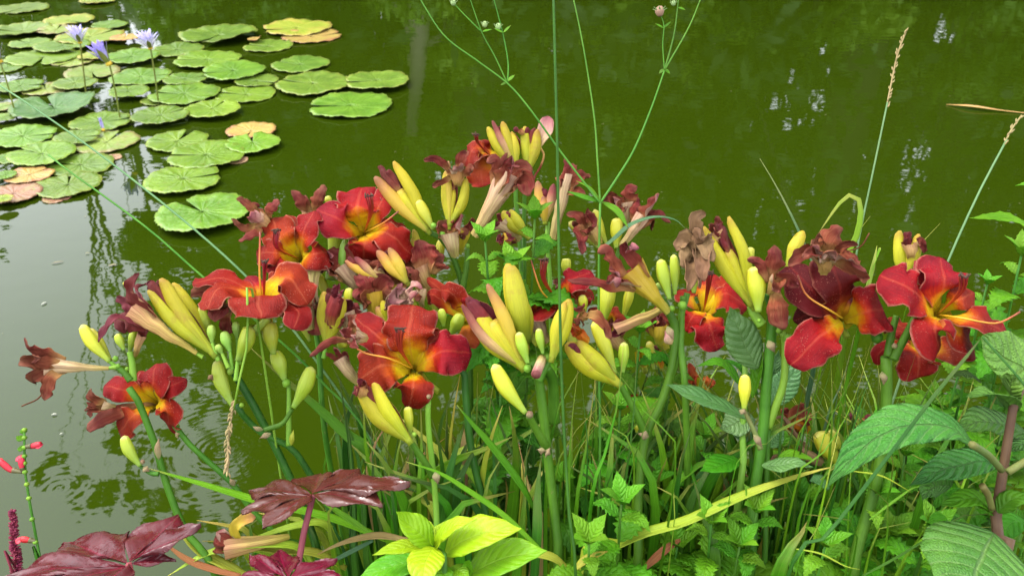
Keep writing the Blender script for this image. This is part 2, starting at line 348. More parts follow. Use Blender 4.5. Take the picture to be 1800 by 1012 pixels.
def sheet(name, pts, half, N0, mats, nu=18, nv=9, cup=0.0, keel=0.0, ruf=0.0, rk=3.0, crumple=0.0, th=.0006, N1=None, ufun=None, roll=0.0, seed=None, cupfn=None, twist=0.0, ur=(0, 1)):
    """a petal, sepal, blade or leaf: a closed thin body along a curve.  half(u) half width; cup>0 lifts the edges towards N"""
    C = spline(pts, nu); rs = random.Random(seed if seed is not None else random.random())
    ph = rs.uniform(0, 6.3); ph2 = rs.uniform(0, 6.3); so = Vector((rs.uniform(0, 50), rs.uniform(0, 50), rs.uniform(0, 50)))
    N0 = Vector(N0).normalized(); N1 = Vector(N1).normalized() if N1 is not None else N0
    top, bot, uv = [], [], []; wprev = None
    wref = (N0+N1).cross(C[-1]-C[int(nu*.3)]); wref = wref.normalized() if wref.length > 1e-6 else None
    for i in range(nu+1):
        u = i/nu; t = (C[min(i+1, nu)]-C[max(i-1, 0)]).normalized()
        N = N0.lerp(N1, u); w = N.cross(t)
        if wref is not None:
            if w.length < .25: w = wref - t*wref.dot(t)
            elif w.dot(wref if wprev is None else wprev) < 0: w = -w
        elif wprev is not None and w.dot(wprev) < 0: w = -w
        w = w.normalized()
        if twist: w = (Matrix.Rotation(twist*u, 3, t) @ w)
        wprev = w if not twist else wprev; n = t.cross(w)
        h = half(u); cu = cupfn(u) if cupfn else cup
        for j in range(nv+1):
            v = 2*j/nv-1; av = abs(v)
            lat, up = v*h, 0.0
            if roll:                                        # wrap the width round a cylinder (closed tepals, buds)
                ang = v*roll; Rr = h/max(math.sin(min(roll, 1.5)), .3); lat = Rr*math.sin(ang); up = -Rr*(1-math.cos(ang))
            up += cu*h*v*v + keel*h*av
            side = ph if v < 0 else ph2
            up += ruf*h*(av**2.5)*math.sin(rk*6.283*u+side)*min(1, u*2.2)
            lat += .25*ruf*h*(av**2.5)*math.sin(rk*1.7*6.283*u+side*2)*(1 if v > 0 else -1)*min(1, u*2)
            p = C[i] + w*lat + n*up
            if crumple:
                q = p*55+so; k = crumple*min(1, u*1.6)
                p = p + (noise.noise_vector(q)*1.0+noise.noise_vector(q*2.7)*.45)*k
            top.append(p+n*th*.5); bot.append(p-n*th*.5); uv.append((ufun(u) if ufun else ur[0]+(ur[1]-ur[0])*u, j/nv))
    M = nv+1; off = len(top); fs, fm = [], []
    for i in range(nu):
        for j in range(nv):
            a = i*M+j; fs.append((a, a+M, a+M+1, a+1)); fm.append(0)
            fs.append((off+a, off+a+1, off+a+M+1, off+a+M)); fm.append(1 if len(mats) > 1 else 0)
        for j, fl in ((0, 0), (nv, 1)):
            a, b = i*M+j, (i+1)*M+j
            fs.append((a, off+a, off+b, b) if not fl else (a, b, off+b, off+a)); fm.append(0)
    for i in (0, nu):
        for j in range(nv):
            a, b = i*M+j, i*M+j+1
            fs.append((a, b, off+b, off+a) if i == 0 else (a, off+a, off+b, b)); fm.append(0)
    return mesh_obj(name, top+bot, fs, uv+uv, mats, fm)

def sm(a, b, x):
    x = max(0, min(1, (x-a)/(b-a))); return x*x*(3-2*x)
def prof_petal(hw, base=.16, pk=.62, rnd=2.3, tipw=.10, lo=0.0):
    def f(u):
        g = base+(1-base)*sm(lo, pk, u)
        if u > pk: g *= tipw+(1-tipw)*max(0, 1-((u-pk)/(1-pk))**rnd)**.5
        return hw*g
    return f
def prof_blade(hw, tip=.45, base=.6):
    def f(u):
        g = base+(1-base)*sm(0, .3, u)
        if u > tip: g *= max(.03, 1-((u-tip)/(1-tip))**1.6)
        return hw*g
    return f
def prof_leaf(hw, pk=.38, teeth=0, depth=.1, point=1.25, base=.06):
    def f(u):
        if u < pk: g = base+(1-base)*math.sin(math.pi/2*u/pk)**.75
        else: g = max(.015, math.cos(math.pi/2*((u-pk)/(1-pk))**1.12)**point)
        if teeth:
            s = (u*teeth) % 1.0; g *= 1-depth*(s if s < .8 else (1-s)*4)*(1 if .03 < u < .97 else 0)
        return hw*g
    return f
# ================================================================ the setting: ground, pond, far bank
def pond_depth(x, y):
    edge = 1.12 + .05*math.sin(x*2.3+.6) + .03*math.sin(x*6.1) - .10*sm(.2, -.7, x) + .12*sm(.2, .9, x)
    near = y-edge; far = 11.6+.5*math.sin(x*.5)+.3*math.sin(x*1.3+1)-y; side = 26-abs(x)
    return min(near, far, side)
def ground_z(x, y):
    dpt = pond_depth(x, y); base = GZ + .015*noise.noise(Vector((x*3, y*3, 0)))
    if y > 6: base += .35*sm(11.5, 14, y) + .25*noise.noise(Vector((x*.3, y*.3, 3)))*sm(12, 16, y)
    return base - .75*sm(-.10, .32, dpt) if dpt < 3 else base-.75
def axis(stops):
    out = []
    for a, b, n in stops: out += [a+(b-a)*i/n for i in range(n)]
    return out+[stops[-1][1]]
gx = axis([(-400,-60,6), (-60,-6,18), (-6,-1.6,12), (-1.6,1.6,56), (1.6,6,12), (6,60,18), (60,400,6)])
gy = axis([(-200,-10,6), (-10,-.5,8), (-.5,2,48), (2,10,12), (10,16,26), (16,60,10), (60,500,8)])
vsx = [(x, y, ground_z(x, y)) for y in gy for x in gx]; n = len(gx)
fsx = [(j*n+i, j*n+i+1, (j+1)*n+i+1, (j+1)*n+i) for j in range(len(gy)-1) for i in range(n-1)]
N = NT('ground_soil'); p = N.pos(); a = N.noise(p, 9, 5); b = N.noise(p, .7, 3)
c = N.mix(N.ramp(a, [(.3, (0,0,0)), (.7, (1,1,1))]), (.035,.024,.014), (.075,.055,.03))
c = N.mix(N.ramp(b, [(.4, (0,0,0)), (.6, (1,1,1))]), c, (.045,.085,.02))
N.finish(c, .9, 0, None, N.bump(N.noise(p, 60, 5), .8, .02), .2)
struct(mesh_obj('ground', vsx, fsx, None, ['ground_soil']))

# water: murky green, mirror-smooth with a few rings where drops fell
N = NT('pond_water'); p = N.pos()
c = N.mix(N.noise(p, .5, 3), (.0132,.0252,.0006), (.0178,.0298,.0009))
rings = None
for (x, y, k, dec, amp) in ((625,745,330,9,1.0), (103,858,300,24,1.0), (735,372,330,14,.8), (30,700,260,26,.7), (640,215,200,9,.5), (200,470,240,22,.5), (390,790,340,8,.7), (545,325,330,16,.8)):
    q, _ = on_level(x, y)
    dn = N.new('ShaderNodeVectorMath', operation='DISTANCE'); N.ln(p, dn.inputs[0]); dn.inputs[1].default_value = q
    r = dn.outputs['Value']
    wv = N.math('MULTIPLY', N.math('SINE', N.math('MULTIPLY', r, k)), N.math('MULTIPLY', N.math('POWER', 2.718, N.math('MULTIPLY', r, -dec)), amp))
    rings = wv if rings is None else N.math('ADD', rings, wv)
sw = N.noise(N.mapv(p, (1, 1.6, 1)), 7, 2, .5); fine = N.noise(p, 45, 2)
h = N.math('ADD', N.math('MULTIPLY', sw, .55), N.math('MULTIPLY', fine, .03))
h = N.math('ADD', h, N.math('MULTIPLY', rings, .045))
N.b.inputs['IOR'].default_value = 1.333
N.finish(c, .015, 0, None, N.bump(h, .034, .03), .5)
wx = [-30+60*i/20 for i in range(21)]; wy = [.7+14*i/10 for i in range(11)]
struct(mesh_obj('pond_water', [(x, y, 0) for y in wy for x in wx], [(j*21+i, j*21+i+1, (j+1)*21+i+1, (j+1)*21+i) for j in range(10) for i in range(20)], None, ['pond_water']))

# trees and shrubs of the far bank, seen mirrored in the pond
def foliage_mat(name, c0, c1):
    N = NT(name); p = N.pos(); c = N.mix(N.ramp(N.noise(p, .9, 4), [(.35, (0,0,0)), (.65, (1,1,1))]), c0, c1)
    return N.finish(c, .55, .3, None, None, .4)
foliage_mat('foliage_dark', (.022,.062,.010), (.05,.11,.018)); foliage_mat('foliage_mid', (.07,.17,.014), (.14,.27,.02)); foliage_mat('foliage_light', (.13,.27,.02), (.22,.38,.03))
plain('bark', (.05,.04,.03), (.09,.075,.055), 8, .9, 0, .8); plain('bark_pale', (.24,.20,.15), (.34,.30,.24), 5, .8, 0, .5)
def leafcloud(name, blobs, n, size, mat, rs):
    vs, fs = [], []
    tot = sum(b[3]**2 for b in blobs)
    for (bx, by, bz, br) in blobs:
        sub = []
        for _ in range(max(4, int(9*br))):                # clumps on the blob, leaves in the clump
            d = Vector((rs.gauss(0, 1), rs.gauss(0, 1), rs.gauss(0, .8))).normalized()
            sub.append((Vector((bx, by, bz))+d*br*rs.uniform(.35, 1.0), br*rs.uniform(.22, .42)))
        for _ in range(int(n*br*br/tot)):
            c, r = rs.choice(sub)
            q = c+Vector((rs.gauss(0, .55), rs.gauss(0, .55), rs.gauss(0, .45)))*r
            a = Vector((rs.gauss(0, 1), rs.gauss(0, 1), rs.gauss(0, .6))).normalized(); b = a.cross(Vector((rs.gauss(0, 1), rs.gauss(0, 1), rs.gauss(0, 1)))).normalized()
            s = size*rs.uniform(.6, 1.4); k = len(vs)
            vs += [q-a*s, q+b*s*.42, q+a*s, q-b*s*.42]; fs.append((k, k+1, k+2, k+3))
    return mesh_obj(name, vs, fs, None, [mat], None, False)
def tree(label, x, y, h, r, mat, seed, low=.25, n=9000, size=.14, bark='bark', lean=0, name='tree', trunk_r=None, blobs=None):
    rs = random.Random(seed); z0 = ground_z(x, y)-.05
    T = Thing(name, label, 'tree' if name == 'tree' else 'shrub', (x, y, z0), 'trees mirrored in the pond')
    R = trunk_r or h*.022
    top = Vector((x+lean, y, z0+h*.82))
    T.add(tube('trunk', [(x, y, z0), (x+lean*.3+.1, y, z0+h*.35), top], lambda u: R*(1.25-u), bark, 12, 9))
    if blobs is None:
        blobs = []
        for k in range(16 if h > 10 else 10):
            t = rs.uniform(low, 1) if k > 4 else rs.uniform(.0, .3); a = rs.uniform(0, 6.3); rr = r*math.sin(math.pi*min(1, .18+.82*t))**.6*rs.uniform(.35, .85)
            blobs.append((x+lean*t+math.cos(a)*rr, y+math.sin(a)*rr, z0+max(.8, h*t-r*.25), r*rs.uniform(.34, .55)))
    for k, b in enumerate(blobs[:7]):
        s = Vector((x+lean*.4, y, z0+h*(.2+.06*k)))
        T.add(tube('limb', [s, s.lerp(Vector(b[:3]), .5)+Vector((0, 0, .2)), Vector(b[:3])], lambda u: min(R*.42, .09)*(1.05-u), bark, 8, 6))
    c = T.add(leafcloud('crown', blobs, n, size, mat, rs)); return T
def mirror_pt(px, py, Y):
    r = FW+RT*((px-900)/F)-UP*((py-506)/F); return (CAM.x+r.x/r.y*Y, Y, -CAM.z-r.z/r.y*Y)
def mtree(label, pts, Y, x, h, seed, n, size, rr, mat='foliage_dark'):
    rs = random.Random(seed); bl = [(*mirror_pt(px, py, Y+rs.uniform(-.6, .6)), rr*rs.uniform(.7, 1.2)) for px, py in pts]
    return tree(label, x, Y, h, 2, mat, seed, 0, n, size, blobs=bl, trunk_r=.06)
mtree('slender feathery tree whose tip is mirrored beside the wilted trumpet stem', [(300,770),(240,790),(340,850),(280,880),(190,860),(135,845),(95,830),(210,755),(290,820),(240,840),(380,800),(330,900),(260,920),(160,880),(230,880),(300,940),(360,930)], 14.2, -7.6, 9.5, 31, 3000, .11, .34)
mtree('feathery tree mirrored just past the near lily pads', [(230,410),(280,420),(330,440),(300,470),(370,470),(410,520),(380,560),(440,580),(460,640),(430,680),(490,720),(250,450),(350,400),(400,440),(440,480),(470,540),(500,600),(520,660),(400,640),(540,740),(480,780),(430,760),(520,820),(450,840)], 14.0, -6.6, 9, 32, 5200, .13, .55)
# low branches close the view under the crowns
tree('tall dark tree on the far bank, mirrored in the middle of the pond', -.6, 13.6, 17, 4.2, 'foliage_dark', 1, .12, 15000, .17)
tree('tree filling the reflection under the forked wildflower', 2.3, 14.6, 18, 3.6, 'foliage_dark', 21, .1, 12000, .18)
tree('tree filling the reflection beside the upright seed stalk', 8.0, 14.8, 17, 3.8, 'foliage_dark', 22, .1, 3400, .16)
tree('tall tree mirrored behind the tall grass seed heads', 5.4, 13.4, 16.5, 4.3, 'foliage_dark', 2, .12, 3600, .15)
tree('broad tree at the edge of the pale sky reflection', -5.6, 14.6, 15.5, 3.4, 'foliage_dark', 3, .15, 9500, .16)
tree('dark tree mirrored beyond the quilted-leaf shrub', 10.5, 13.6, 15.5, 4.4, 'foliage_dark', 4, .1, 15000, .17)
tree('farther tall tree closing the gap in the reflected crowns', 2.4, 18.5, 21, 4.6, 'foliage_dark', 5, .2, 13000, .2)
tree('outermost dark tree of the mirrored row', 16, 14.5, 14.5, 4.6, 'foliage_dark', 6, .1, 11000, .2)
tree('farther tall tree behind the outer mirrored trees', 8.6, 18.8, 21, 4.8, 'foliage_dark', 7, .2, 2600, .2)
tree('low round tree mirrored under the lily pads', -10.2, 14, 5.6, 2.6, 'foliage_dark', 8, .15, 8000, .13)
tree('low spreading tree at the far end of the lily pads', -14.8, 14.4, 5.2, 3.0, 'foliage_dark', 9, .15, 8000, .14)
tree('slender pale-barked tree mirrored as a pale streak', -1.35, 12.35, 4.1, 1.1, 'foliage_mid', 10, .6, 2600, .09, 'bark_pale', -.25, trunk_r=.17)
for k, (x, h, lb) in enumerate(((-7.2, 19, 'backmost tree at the open end of the mirrored row'), (-2.6, 24, 'backmost tall tree behind the pale streak'), (2.8, 26, 'tallest backmost tree of the mirrored row'),
        (12.6, 24, 'backmost tree toward the far corner'), (18, 22, 'backmost tree beyond the outermost dark one'))):
    tree(lb, x, 20.5+.6*(k % 2), h, 3.9, 'foliage_dark', 80+k, .0, 3500 if x in (7.6, 2.8) else 7000, .28)
for k, (x, h, r, m, lb) in enumerate(((-1.0, 1.9, 1.2, 'foliage_light', 'low shrub mirrored at the foot of the pale streak'), (-7.5, 2.0, 1.5, 'foliage_mid', 'low shrub mirrored behind the lavender water lilies'), (-4.0, 2.3, 1.5, 'foliage_mid', 'shrub mirrored beside the yellowing lily pad'),
        (1.6, 2.9, 1.7, 'foliage_light', 'light green shrub mirrored behind the tall bare stalk'), (4.2, 2.7, 1.6, 'foliage_light', 'light green shrub mirrored behind the forked flower stem'),
        (7.2, 2.8, 1.7, 'foliage_mid', 'shrub mirrored above the two seed heads'), (10.4, 2.6, 1.7, 'foliage_light', 'light shrub mirrored at the far corner of the pond'))):
    tree(lb, x, 12.45+.2*(k % 2), h, r, m, 40+k, .2, 3200, .09, name='shrub')
# ================================================================ water lilies
def pad_mat(name, c0, c1, edge, blotch, amt):
    N = NT(name); u, v = N.uv(); p = N.pos()
    c = N.mix(N.ramp(N.noise(p, 9, 4), [(.35, (0,0,0)), (.65, (1,1,1))]), c0, c1)
    st = N.noise(N.mapv(N.uvv, (2.0, 42, 1)), 1.0, 2)
    ve = N.math('PINGPONG', N.math('MULTIPLY', v, 17), .5)
    vl = N.math('MULTIPLY', N.ramp(ve, [(0, (1,1,1)), (.11, (0,0,0))]), N.ramp(u, [(.1, (1,1,1)), (.85, (0,0,0))]))
    c = N.mix(N.math('MULTIPLY', vl, .45), c, tuple(min(1, x*1.45) for x in c1))
    c = N.mix(N.math('MULTIPLY', N.ramp(st, [(.4, (0,0,0)), (.7, (1,1,1))]), .25), c, tuple(x*.6 for x in c0))
    bl = N.ramp(N.math('ADD', N.noise(p, 11, 5, .6), N.math('MULTIPLY_ADD', u, .22, -.14)), [(.50, (0,0,0)), (.66, (1,1,1))])
    c = N.mix(N.math('MULTIPLY', bl, amt), c, blotch)
    c = N.mix(N.math('MULTIPLY', N.ramp(N.math('ADD', u, N.math('MULTIPLY_ADD', N.noise(p, 20, 3), .2, -.1)), [(.93, (0,0,0)), (1, (1,1,1))]), .6), c, edge)
    sp = N.noise(p, 70, 3, .6)
    c = N.mix(N.math('MULTIPLY', N.ramp(sp, [(.60, (0,0,0)), (.68, (1,1,1))]), .55), c, (.20,.15,.05))
    c = jitter(N, c, .12, .014)
    h = N.math('ADD', N.math('MULTIPLY', ve, .8), N.noise(p, 55, 3))
    return N.finish(c, .36, 0, None, N.bump(h, .7, .006), .3)
G0, G1 = (.085,.165,.014), (.14,.24,.022)
pad_mat('pad_green', G0, G1, (.32,.34,.06), (.24,.36,.05), .35)
pad_mat('pad_bright', (.095,.19,.012), (.15,.27,.018), (.3,.4,.06), (.28,.42,.05), .3)
pad_mat('pad_olive', (.16,.24,.035), (.22,.30,.05), (.32,.22,.10), (.26,.2,.09), .7)
pad_mat('pad_yellow', (.20,.27,.025), (.27,.32,.035), (.42,.26,.08), (.42,.32,.06), .6)
pad_mat('pad_dying', (.40,.30,.07), (.44,.25,.08), (.3,.11,.05), (.36,.13,.07), .75)
pad_mat('pad_brown', (.32,.17,.09), (.38,.2,.12), (.3,.12,.08), (.28,.26,.08), .7)
pad_mat('pad_dark', (.05,.13,.02), (.08,.18,.03), (.2,.25,.06), (.13,.22,.05), .4)
PAD_N = [0]
def pad(x, y, wpx, mat, notch, label, cup=.03, z=None, gap=7, curl=None, ar=1.0, seed=None):
    """x, y, width as read in the enlarged view of the lily pads; notch: direction of the slit, degrees, 0 = right, 90 = away"""
    i = PAD_N[0]; PAD_N[0] += 1; rs = random.Random(seed or 100+i)
    z = .006+(i*3 % 8)*.0035 if z is None else z
    px, py = Z1((x, y)); c, d = on_level(px, py, z); R = wpx*1.05/2.5/2*d/F
    na, nr = 150, 7; vs, uv, fs = [], [], []; th0 = math.radians(notch); g = math.radians(gap*.62)
    phs = [rs.uniform(0, 6.3) for _ in range(5)]; nt = rs.choice((34, 38, 44))
    def pt(t, r):
        th = th0+g+(2*math.pi-2*g)*t
        rr = R*(1+.05*(((t*nt+.03*math.sin(40*t)) % 1.0)-.5)*(1 if r > .93 else 0)+.02*math.sin(2*th+phs[0])+.015*math.sin(3*th+phs[1]))
        e = min(1, min(t, 1-t)*18); rr *= .90+.10*e
        q = r*rr; zz = cup*R*r*r + R*.012*r*r*math.sin(5*th+phs[2]) + R*.014*r**4*math.sin(13*th+phs[1]) + R*.018*r*math.sin(3*th+phs[3]) + .006*R*noise.noise(Vector((q*math.cos(th)*22, q*math.sin(th)*22, i)))
        zz += .03*R*r*(1-e)*math.sin(phs[4])
        if curl:
            a, amt = curl; k = max(0, math.cos(th-math.radians(a)))**3; zz += amt*R*k*r**2.5; q *= 1-.35*k*r*min(1, abs(amt))
        return c+Vector((q*math.cos(th), q*math.sin(th)*ar, zz+.0005))
    for k in range(nr+1):
        r = .03+.97*k/nr
        for j in range(na+1): vs.append(pt(j/na, r)); uv.append((r, j/na))
    m = na+1
    for k in range(nr):
        for j in range(na): a = k*m+j; fs.append((a, a+m, a+m+1, a+1))
    off = len(vs)
    vs += [v-Vector((0, 0, .0022)) for v in vs[:off]]; uv += uv[:]
    for k in range(nr):
        for j in range(na): a = off+k*m+j; fs.append((a, a+1, a+m+1, a+m))
    ring = [nr*m+j for j in range(m)]+[k*m+na for k in range(nr-1, -1, -1)]+[j for j in range(na-1, -1, -1)]+[k*m for k in range(1, nr)]
    for a, b in zip(ring, ring[1:]+ring[:1]): fs.append((a, off+a, off+b, b))
    return tag(mesh_obj('lily_pad', vs, fs, uv, [mat]), label, 'lily pad', 'lily pads floating on the pond')
_base_pad = pad
g, b_, o_, y_ = 'pad_green', 'pad_bright', 'pad_olive', 'pad_yellow'
pad(95,38,210,g,250,'green lily pad in the upper corner, cut by the picture edge')
pad(430,0,150,y_,20,'pale lily pad cut off by the top edge of the picture')
pad(305,88,195,y_,320,'small yellowish pad just behind the first open lavender bloom')
pad(100,138,228,g,200,'green pad with a raised wavy rim below the corner pad',.12)
pad(395,162,270,y_,60,'yellow-green pad behind the three lavender blooms')
pad(548,165,118,'pad_dying',100,'small yellow and orange pad edge behind the middle lavender blooms')
pad(130,190,165,g,150,'pale green pad partly under the raised-rim pad')
pad(275,200,220,g,330,'green pad around the stem of the first open lavender bloom')
pad(190,252,290,b_,285,'bright green pad with a broken notch in its front edge',.02,gap=12)
pad(410,245,120,y_,80,'small yellowish pad beside the drooping lavender bloom')
pad(580,248,225,g,230,'green pad under the third lavender bloom')
pad(780,218,215,g,190,'oval pad next to the third lavender bloom, behind the others')
pad(965,155,322,g,250,'large green pad with a curled notch and brown rim',.05,gap=11,curl=(330,.12))
pad(1120,172,60,'pad_dying',0,'brown curled sliver of pad beside the large notched pad',.05,curl=(0,.4))
pad(1305,122,282,y_,200,'floppy yellow-green pad with a torn brown rim',.03,curl=(265,-.02))
pad(1370,160,250,'pad_dying',20,'orange-brown dying pad under the floppy yellow-green one',.04,z=.004)
pad(1180,203,205,g,170,'small green pad in front of the floppy torn pad')
pad(910,262,272,b_,185,'bright pad touching the oval pad behind the cluster')
pad(1025,310,266,b_,200,'bright pad with a smooth notch, middle of the cluster')
pad(1320,283,240,g,160,'scalloped pad behind the large vein-marked pad')
pad(1375,367,316,g,165,'large vein-marked pad, third from the open water')
pad(1655,353,265,g,195,'lone thin pad farthest out on the open water')
pad(1130,355,180,g,340,'small pad between the bright notched pad and the large veined pad')
pad(815,347,178,g,30,'small dull pad in the centre of the cluster')
pad(1080,415,246,b_,175,'bright pad with a slit, in front of the small centre pads')
pad(810,412,290,b_,170,'wide bright pad at the foot of the third lavender bloom')
pad(935,478,230,b_,75,'round pad with a slit at its rear, brown at the front rim')
pad(1540,463,346,b_,190,'largest bright pad out on the open water',.03)
pad(620,338,252,g,10,'green pad beside the drooping bloom, behind its stem')
pad(565,402,168,b_,200,'small bright pad at the stem of the drooping bloom')
pad(405,318,222,o_,300,'olive-brown pad behind the stem of the first lavender bloom')
pad(330,365,182,g,50,'green pad half hidden among the stems')
pad(200,392,182,o_,120,'olive pad behind the big upturned leaf')
pad(90,378,190,g,10,'flat green pad at the picture edge behind the upturned leaf')
pad(240,476,350,'pad_dark',130,'big upturned dark pad standing out of the water',.10,z=.02,gap=9,curl=(10,.16))
pad(10,470,110,o_,60,'brownish pad at the picture edge behind the upturned leaf')
pad(20,515,105,g,60,'small green pad at the picture edge beside the upturned leaf')
pad(705,506,232,g,40,'round green pad in front of the third bloom stem')
pad(445,535,246,g,20,'green pad carrying the small lavender bud')
pad(340,602,185,g,10,'green pad partly under the browned pad')
pad(470,625,262,o_,80,'browned olive pad in front of the lavender bud',.03,gap=10)
pad(100,598,270,b_,10,'bright pad with a long slit near the picture edge')
pad(185,675,272,b_,160,'bright pad in front of the long-slit pad')
pad(780,620,250,b_,80,'bright pad with a heart-shaped notch at its rear',.03,gap=14)
pad(905,680,316,b_,185,'wide bright pad with a curled brown front corner',.03)
pad(1045,705,85,'pad_brown',180,'brown curled scrap of pad under the wide bright pad',.05,z=.003)
pad(1105,575,200,'pad_dying',270,'orange-pink dying pad with a dry white tail',.06)
pad(1110,626,228,b_,110,'green pad growing over the orange-pink dying one',.02,gap=12)
pad(355,725,268,g,170,'green pad crossed by the green seed stalk')
pad(130,768,190,'pad_dying',60,'yellow dying pad among the green ones')
pad(25,768,90,b_,30,'small bright pad cut by the picture edge')
pad(300,812,268,g,110,'green pad at the near end of the edge cluster')
pad(805,785,312,b_,20,'neat round bright pad at the front of the cluster',.02)
pad(890,930,376,b_,140,'nearest big pad beside the wilted lily, with a wide notch',.02,gap=13)
pad(60,850,216,'pad_brown',200,'brown and pink rotting pad at the near corner')
pad(15,872,80,y_,10,'small yellow pad lying on the rotting brown pad',z=.038)

pad(30,300,130,g,40,'dull green pad at the picture edge behind the flat pad')
pad(480,110,150,g,200,'green pad behind the yellow-green pad and the blooms')
pad(250,130,160,o_,100,'olive pad tucked behind the first lavender bloom')
pad(300,440,130,'pad_brown',20,'brown sunken pad scrap beside the upturned leaf',z=.003)
pad(70,690,150,g,300,'green pad wedged between the bright pads at the picture edge',z=.003)
pad(500,690,70,'pad_brown',30,'brown scrap of pad in front of the browned olive pad',z=.003)
pad(700,440,150,g,60,'green pad half under the wide bright pad',z=.003)
pad(320,270,170,o_,250,'olive pad between the stems of the lavender blooms',z=.003)
pad(250,870,110,'pad_brown',330,'sunken brown pad in front of the edge cluster',z=.002)
NP = NT('water_lily_petal'); u, v = NP.uv(); NP.finish(NP.ramp(u, [(0, (.70,.66,.78)), (.4, (.50,.45,.78)), (1, (.36,.28,.72))]), .5, .3)
NP = NT('water_lily_petal_pale'); u, v = NP.uv(); NP.finish(NP.ramp(u, [(0, (.82,.80,.82)), (.5, (.72,.68,.86)), (1, (.52,.46,.82))]), .5, .3)
plain('water_lily_heart', (.7,.45,.03), (.75,.5,.05), 200, .6)
def upright(bx, by, tx, ty):
    """a stalk rising from the water at one spot of the view: how far up until the eye sees it at the other"""
    b, d = on_level(bx, by)
    lo, hi = 0, .8
    for _ in range(40):
        m = (lo+hi)/2
        if proj(b+Vector((0, 0, m)))[1] > ty: lo = m
        else: hi = m
    px, _, d2 = proj(b+Vector((0, 0, lo))); return b, b+Vector((((tx-px)*d2/F), 0, lo))
def water_lily(head, foot, size, spread, lean, label, mat, npet=16, pale=False):
    fx, fy = Z1(foot); hx, hy = Z1(head); b, t = upright(fx, fy, hx, hy); L = size*1.15/2.5*proj(t)[2]/F
    T = Thing('water_lily', label, 'water lily', b-Vector((0, 0, .05)), 'lavender water lilies')
    ax = Vector((lean[0], lean[1], 1)).normalized()
    T.add(tube('stem', [b-Vector((0, 0, .05)), b.lerp(t, .5)+Vector((.004, .002, 0)), t], .0042, 'stem_water', 10, 7))
    fl = T.add(tube('heart', [t, t+ax*L*.35], lambda u: L*.13*(1-.5*u), 'water_lily_heart', 4, 8))
    e1 = ax.cross(Vector((0, 1, .2))).normalized(); e2 = ax.cross(e1)
    for k in range(npet):
        a = 6.283*k/npet*2.0+(k//(npet//2))*.35; ring = k % 3; op = spread*(1.0, .72, .45)[ring]*random.Random(k+size).uniform(.85, 1.15)
        o = e1*math.cos(a)+e2*math.sin(a); tip = t+(ax*math.cos(op)+o*math.sin(op))*L*random.Random(k).uniform(.9, 1.05)
        mid = t+(ax*math.cos(op*.75)+o*math.sin(op*.75))*L*.55+o*L*.04
        T.add(sheet('petal', [t+o*L*.06, mid, tip], prof_leaf(L*.125, .45, point=.9), ax-o*.6, [mat], 10, 4, cup=.5, th=.0006, seed=k), fl)
    for k in range(4):
        a = 1.57*k+.4; o = e1*math.cos(a)+e2*math.sin(a); op = spread*1.12
        T.add(sheet('sepal', [t+o*L*.05, t+(ax*math.cos(op)+o*math.sin(op))*L*.5, t+(ax*math.cos(op)+o*math.sin(op))*L*.9], prof_leaf(L*.11, .4), ax-o*.5, [mat, 'stem_water'], 8, 4, cup=.3, seed=k), fl)
water_lily((352,190),(372,412),72,.62,(0,-.1),'open pale lavender water lily on the middle-height stem, behind the others','water_lily_petal_pale')
water_lily((482,285),(526,528),100,.42,(-.38,-.15),'drooping half-closed violet water lily leaning over','water_lily_petal',14)
water_lily((662,215),(694,466),76,.66,(-.05,-.15),'wide-open lavender water lily on a bare straight stem','water_lily_petal_pale')
water_lily((455,575),(458,592),52,.10,(-.05,0),'small closed violet bud low over a pad','water_lily_petal',8)
water_lily((2,275),(66,505),88,.42,(-.1,-.1),'violet water lily cut by the picture edge','water_lily_petal',14)

# floating bits
def fleck(x, y, w, h, ang, mat, name, label, cat):
    c, d = on_level(x, y, .003); k = d/F; a = math.radians(ang); e1 = Vector((math.cos(a), math.sin(a), 0)); L = w*k/2
    return tag(sheet(name, [c-e1*L, c+Vector((0, 0, .0015)), c+e1*L], prof_leaf(h*k*.4, .5, point=.8), (0, 0, 1), [mat], 8, 4, cup=.15, crumple=.001, th=.0006), label, cat)
fleck(95,728,9,4,10,'petal_fleck','fallen_petal','white petal floating on the grey water above the red sage','petal')
fleck(108,762,6,3,40,'petal_fleck','fallen_petal','smaller pale petal floating below the white one','petal')
fleck(77,533,11,4,60,'petal_fleck','fallen_petal','pale petal floating beside the trumpet of the wilted lily','petal')
fleck(198,466,14,8,20,'fleck_tan','fallen_leaf','small tan leaf floating above the yellow lily buds','leaf')
fleck(154,445,8,3,20,'fleck_tan','fallen_leaf','tiny dark leaf floating on the grey reflection','leaf')
fleck(101,461,20,4,25,'fleck_tan','fallen_leaf','thin tan leaf just under the dull water surface','leaf')
T = Thing('dry_reed', 'orange-brown dry reed leaf floating on the open water', 'reed', on_level(1730,192)[0])
rp = [on_level(*q, z)[0] for q, z in (((1663,184),.004), ((1700,187),.012), ((1740,192),.01), ((1800,199),.004), ((1850,204),.002))]
T.add(sheet('leaf', rp, lambda u: .012*sm(0, .25, u)*(1-.78*sm(.3, .55, u))+.0015, (0,0,1), ['reed_dry'], 16, 4, cup=.4, th=.001))
rs = random.Random(3); vs, fs = [], []
for _ in range(110):
    x, y = rs.uniform(0, 1800), rs.uniform(0, 760)
    c, d = on_level(x, y, .0025); s = rs.uniform(.35, .9)*d/F; a = rs.uniform(0, 3); e = Vector((math.cos(a), math.sin(a), 0)); f = Vector((-e.y, e.x, 0)); k = len(vs); m = rs.uniform(.8, 2.2)
    vs += [c-e*s*m-f*s, c+e*s*m-f*s*.6, c+e*s*m+f*s, c-e*s*m+f*s*.6]; fs.append((k, k+1, k+2, k+3))
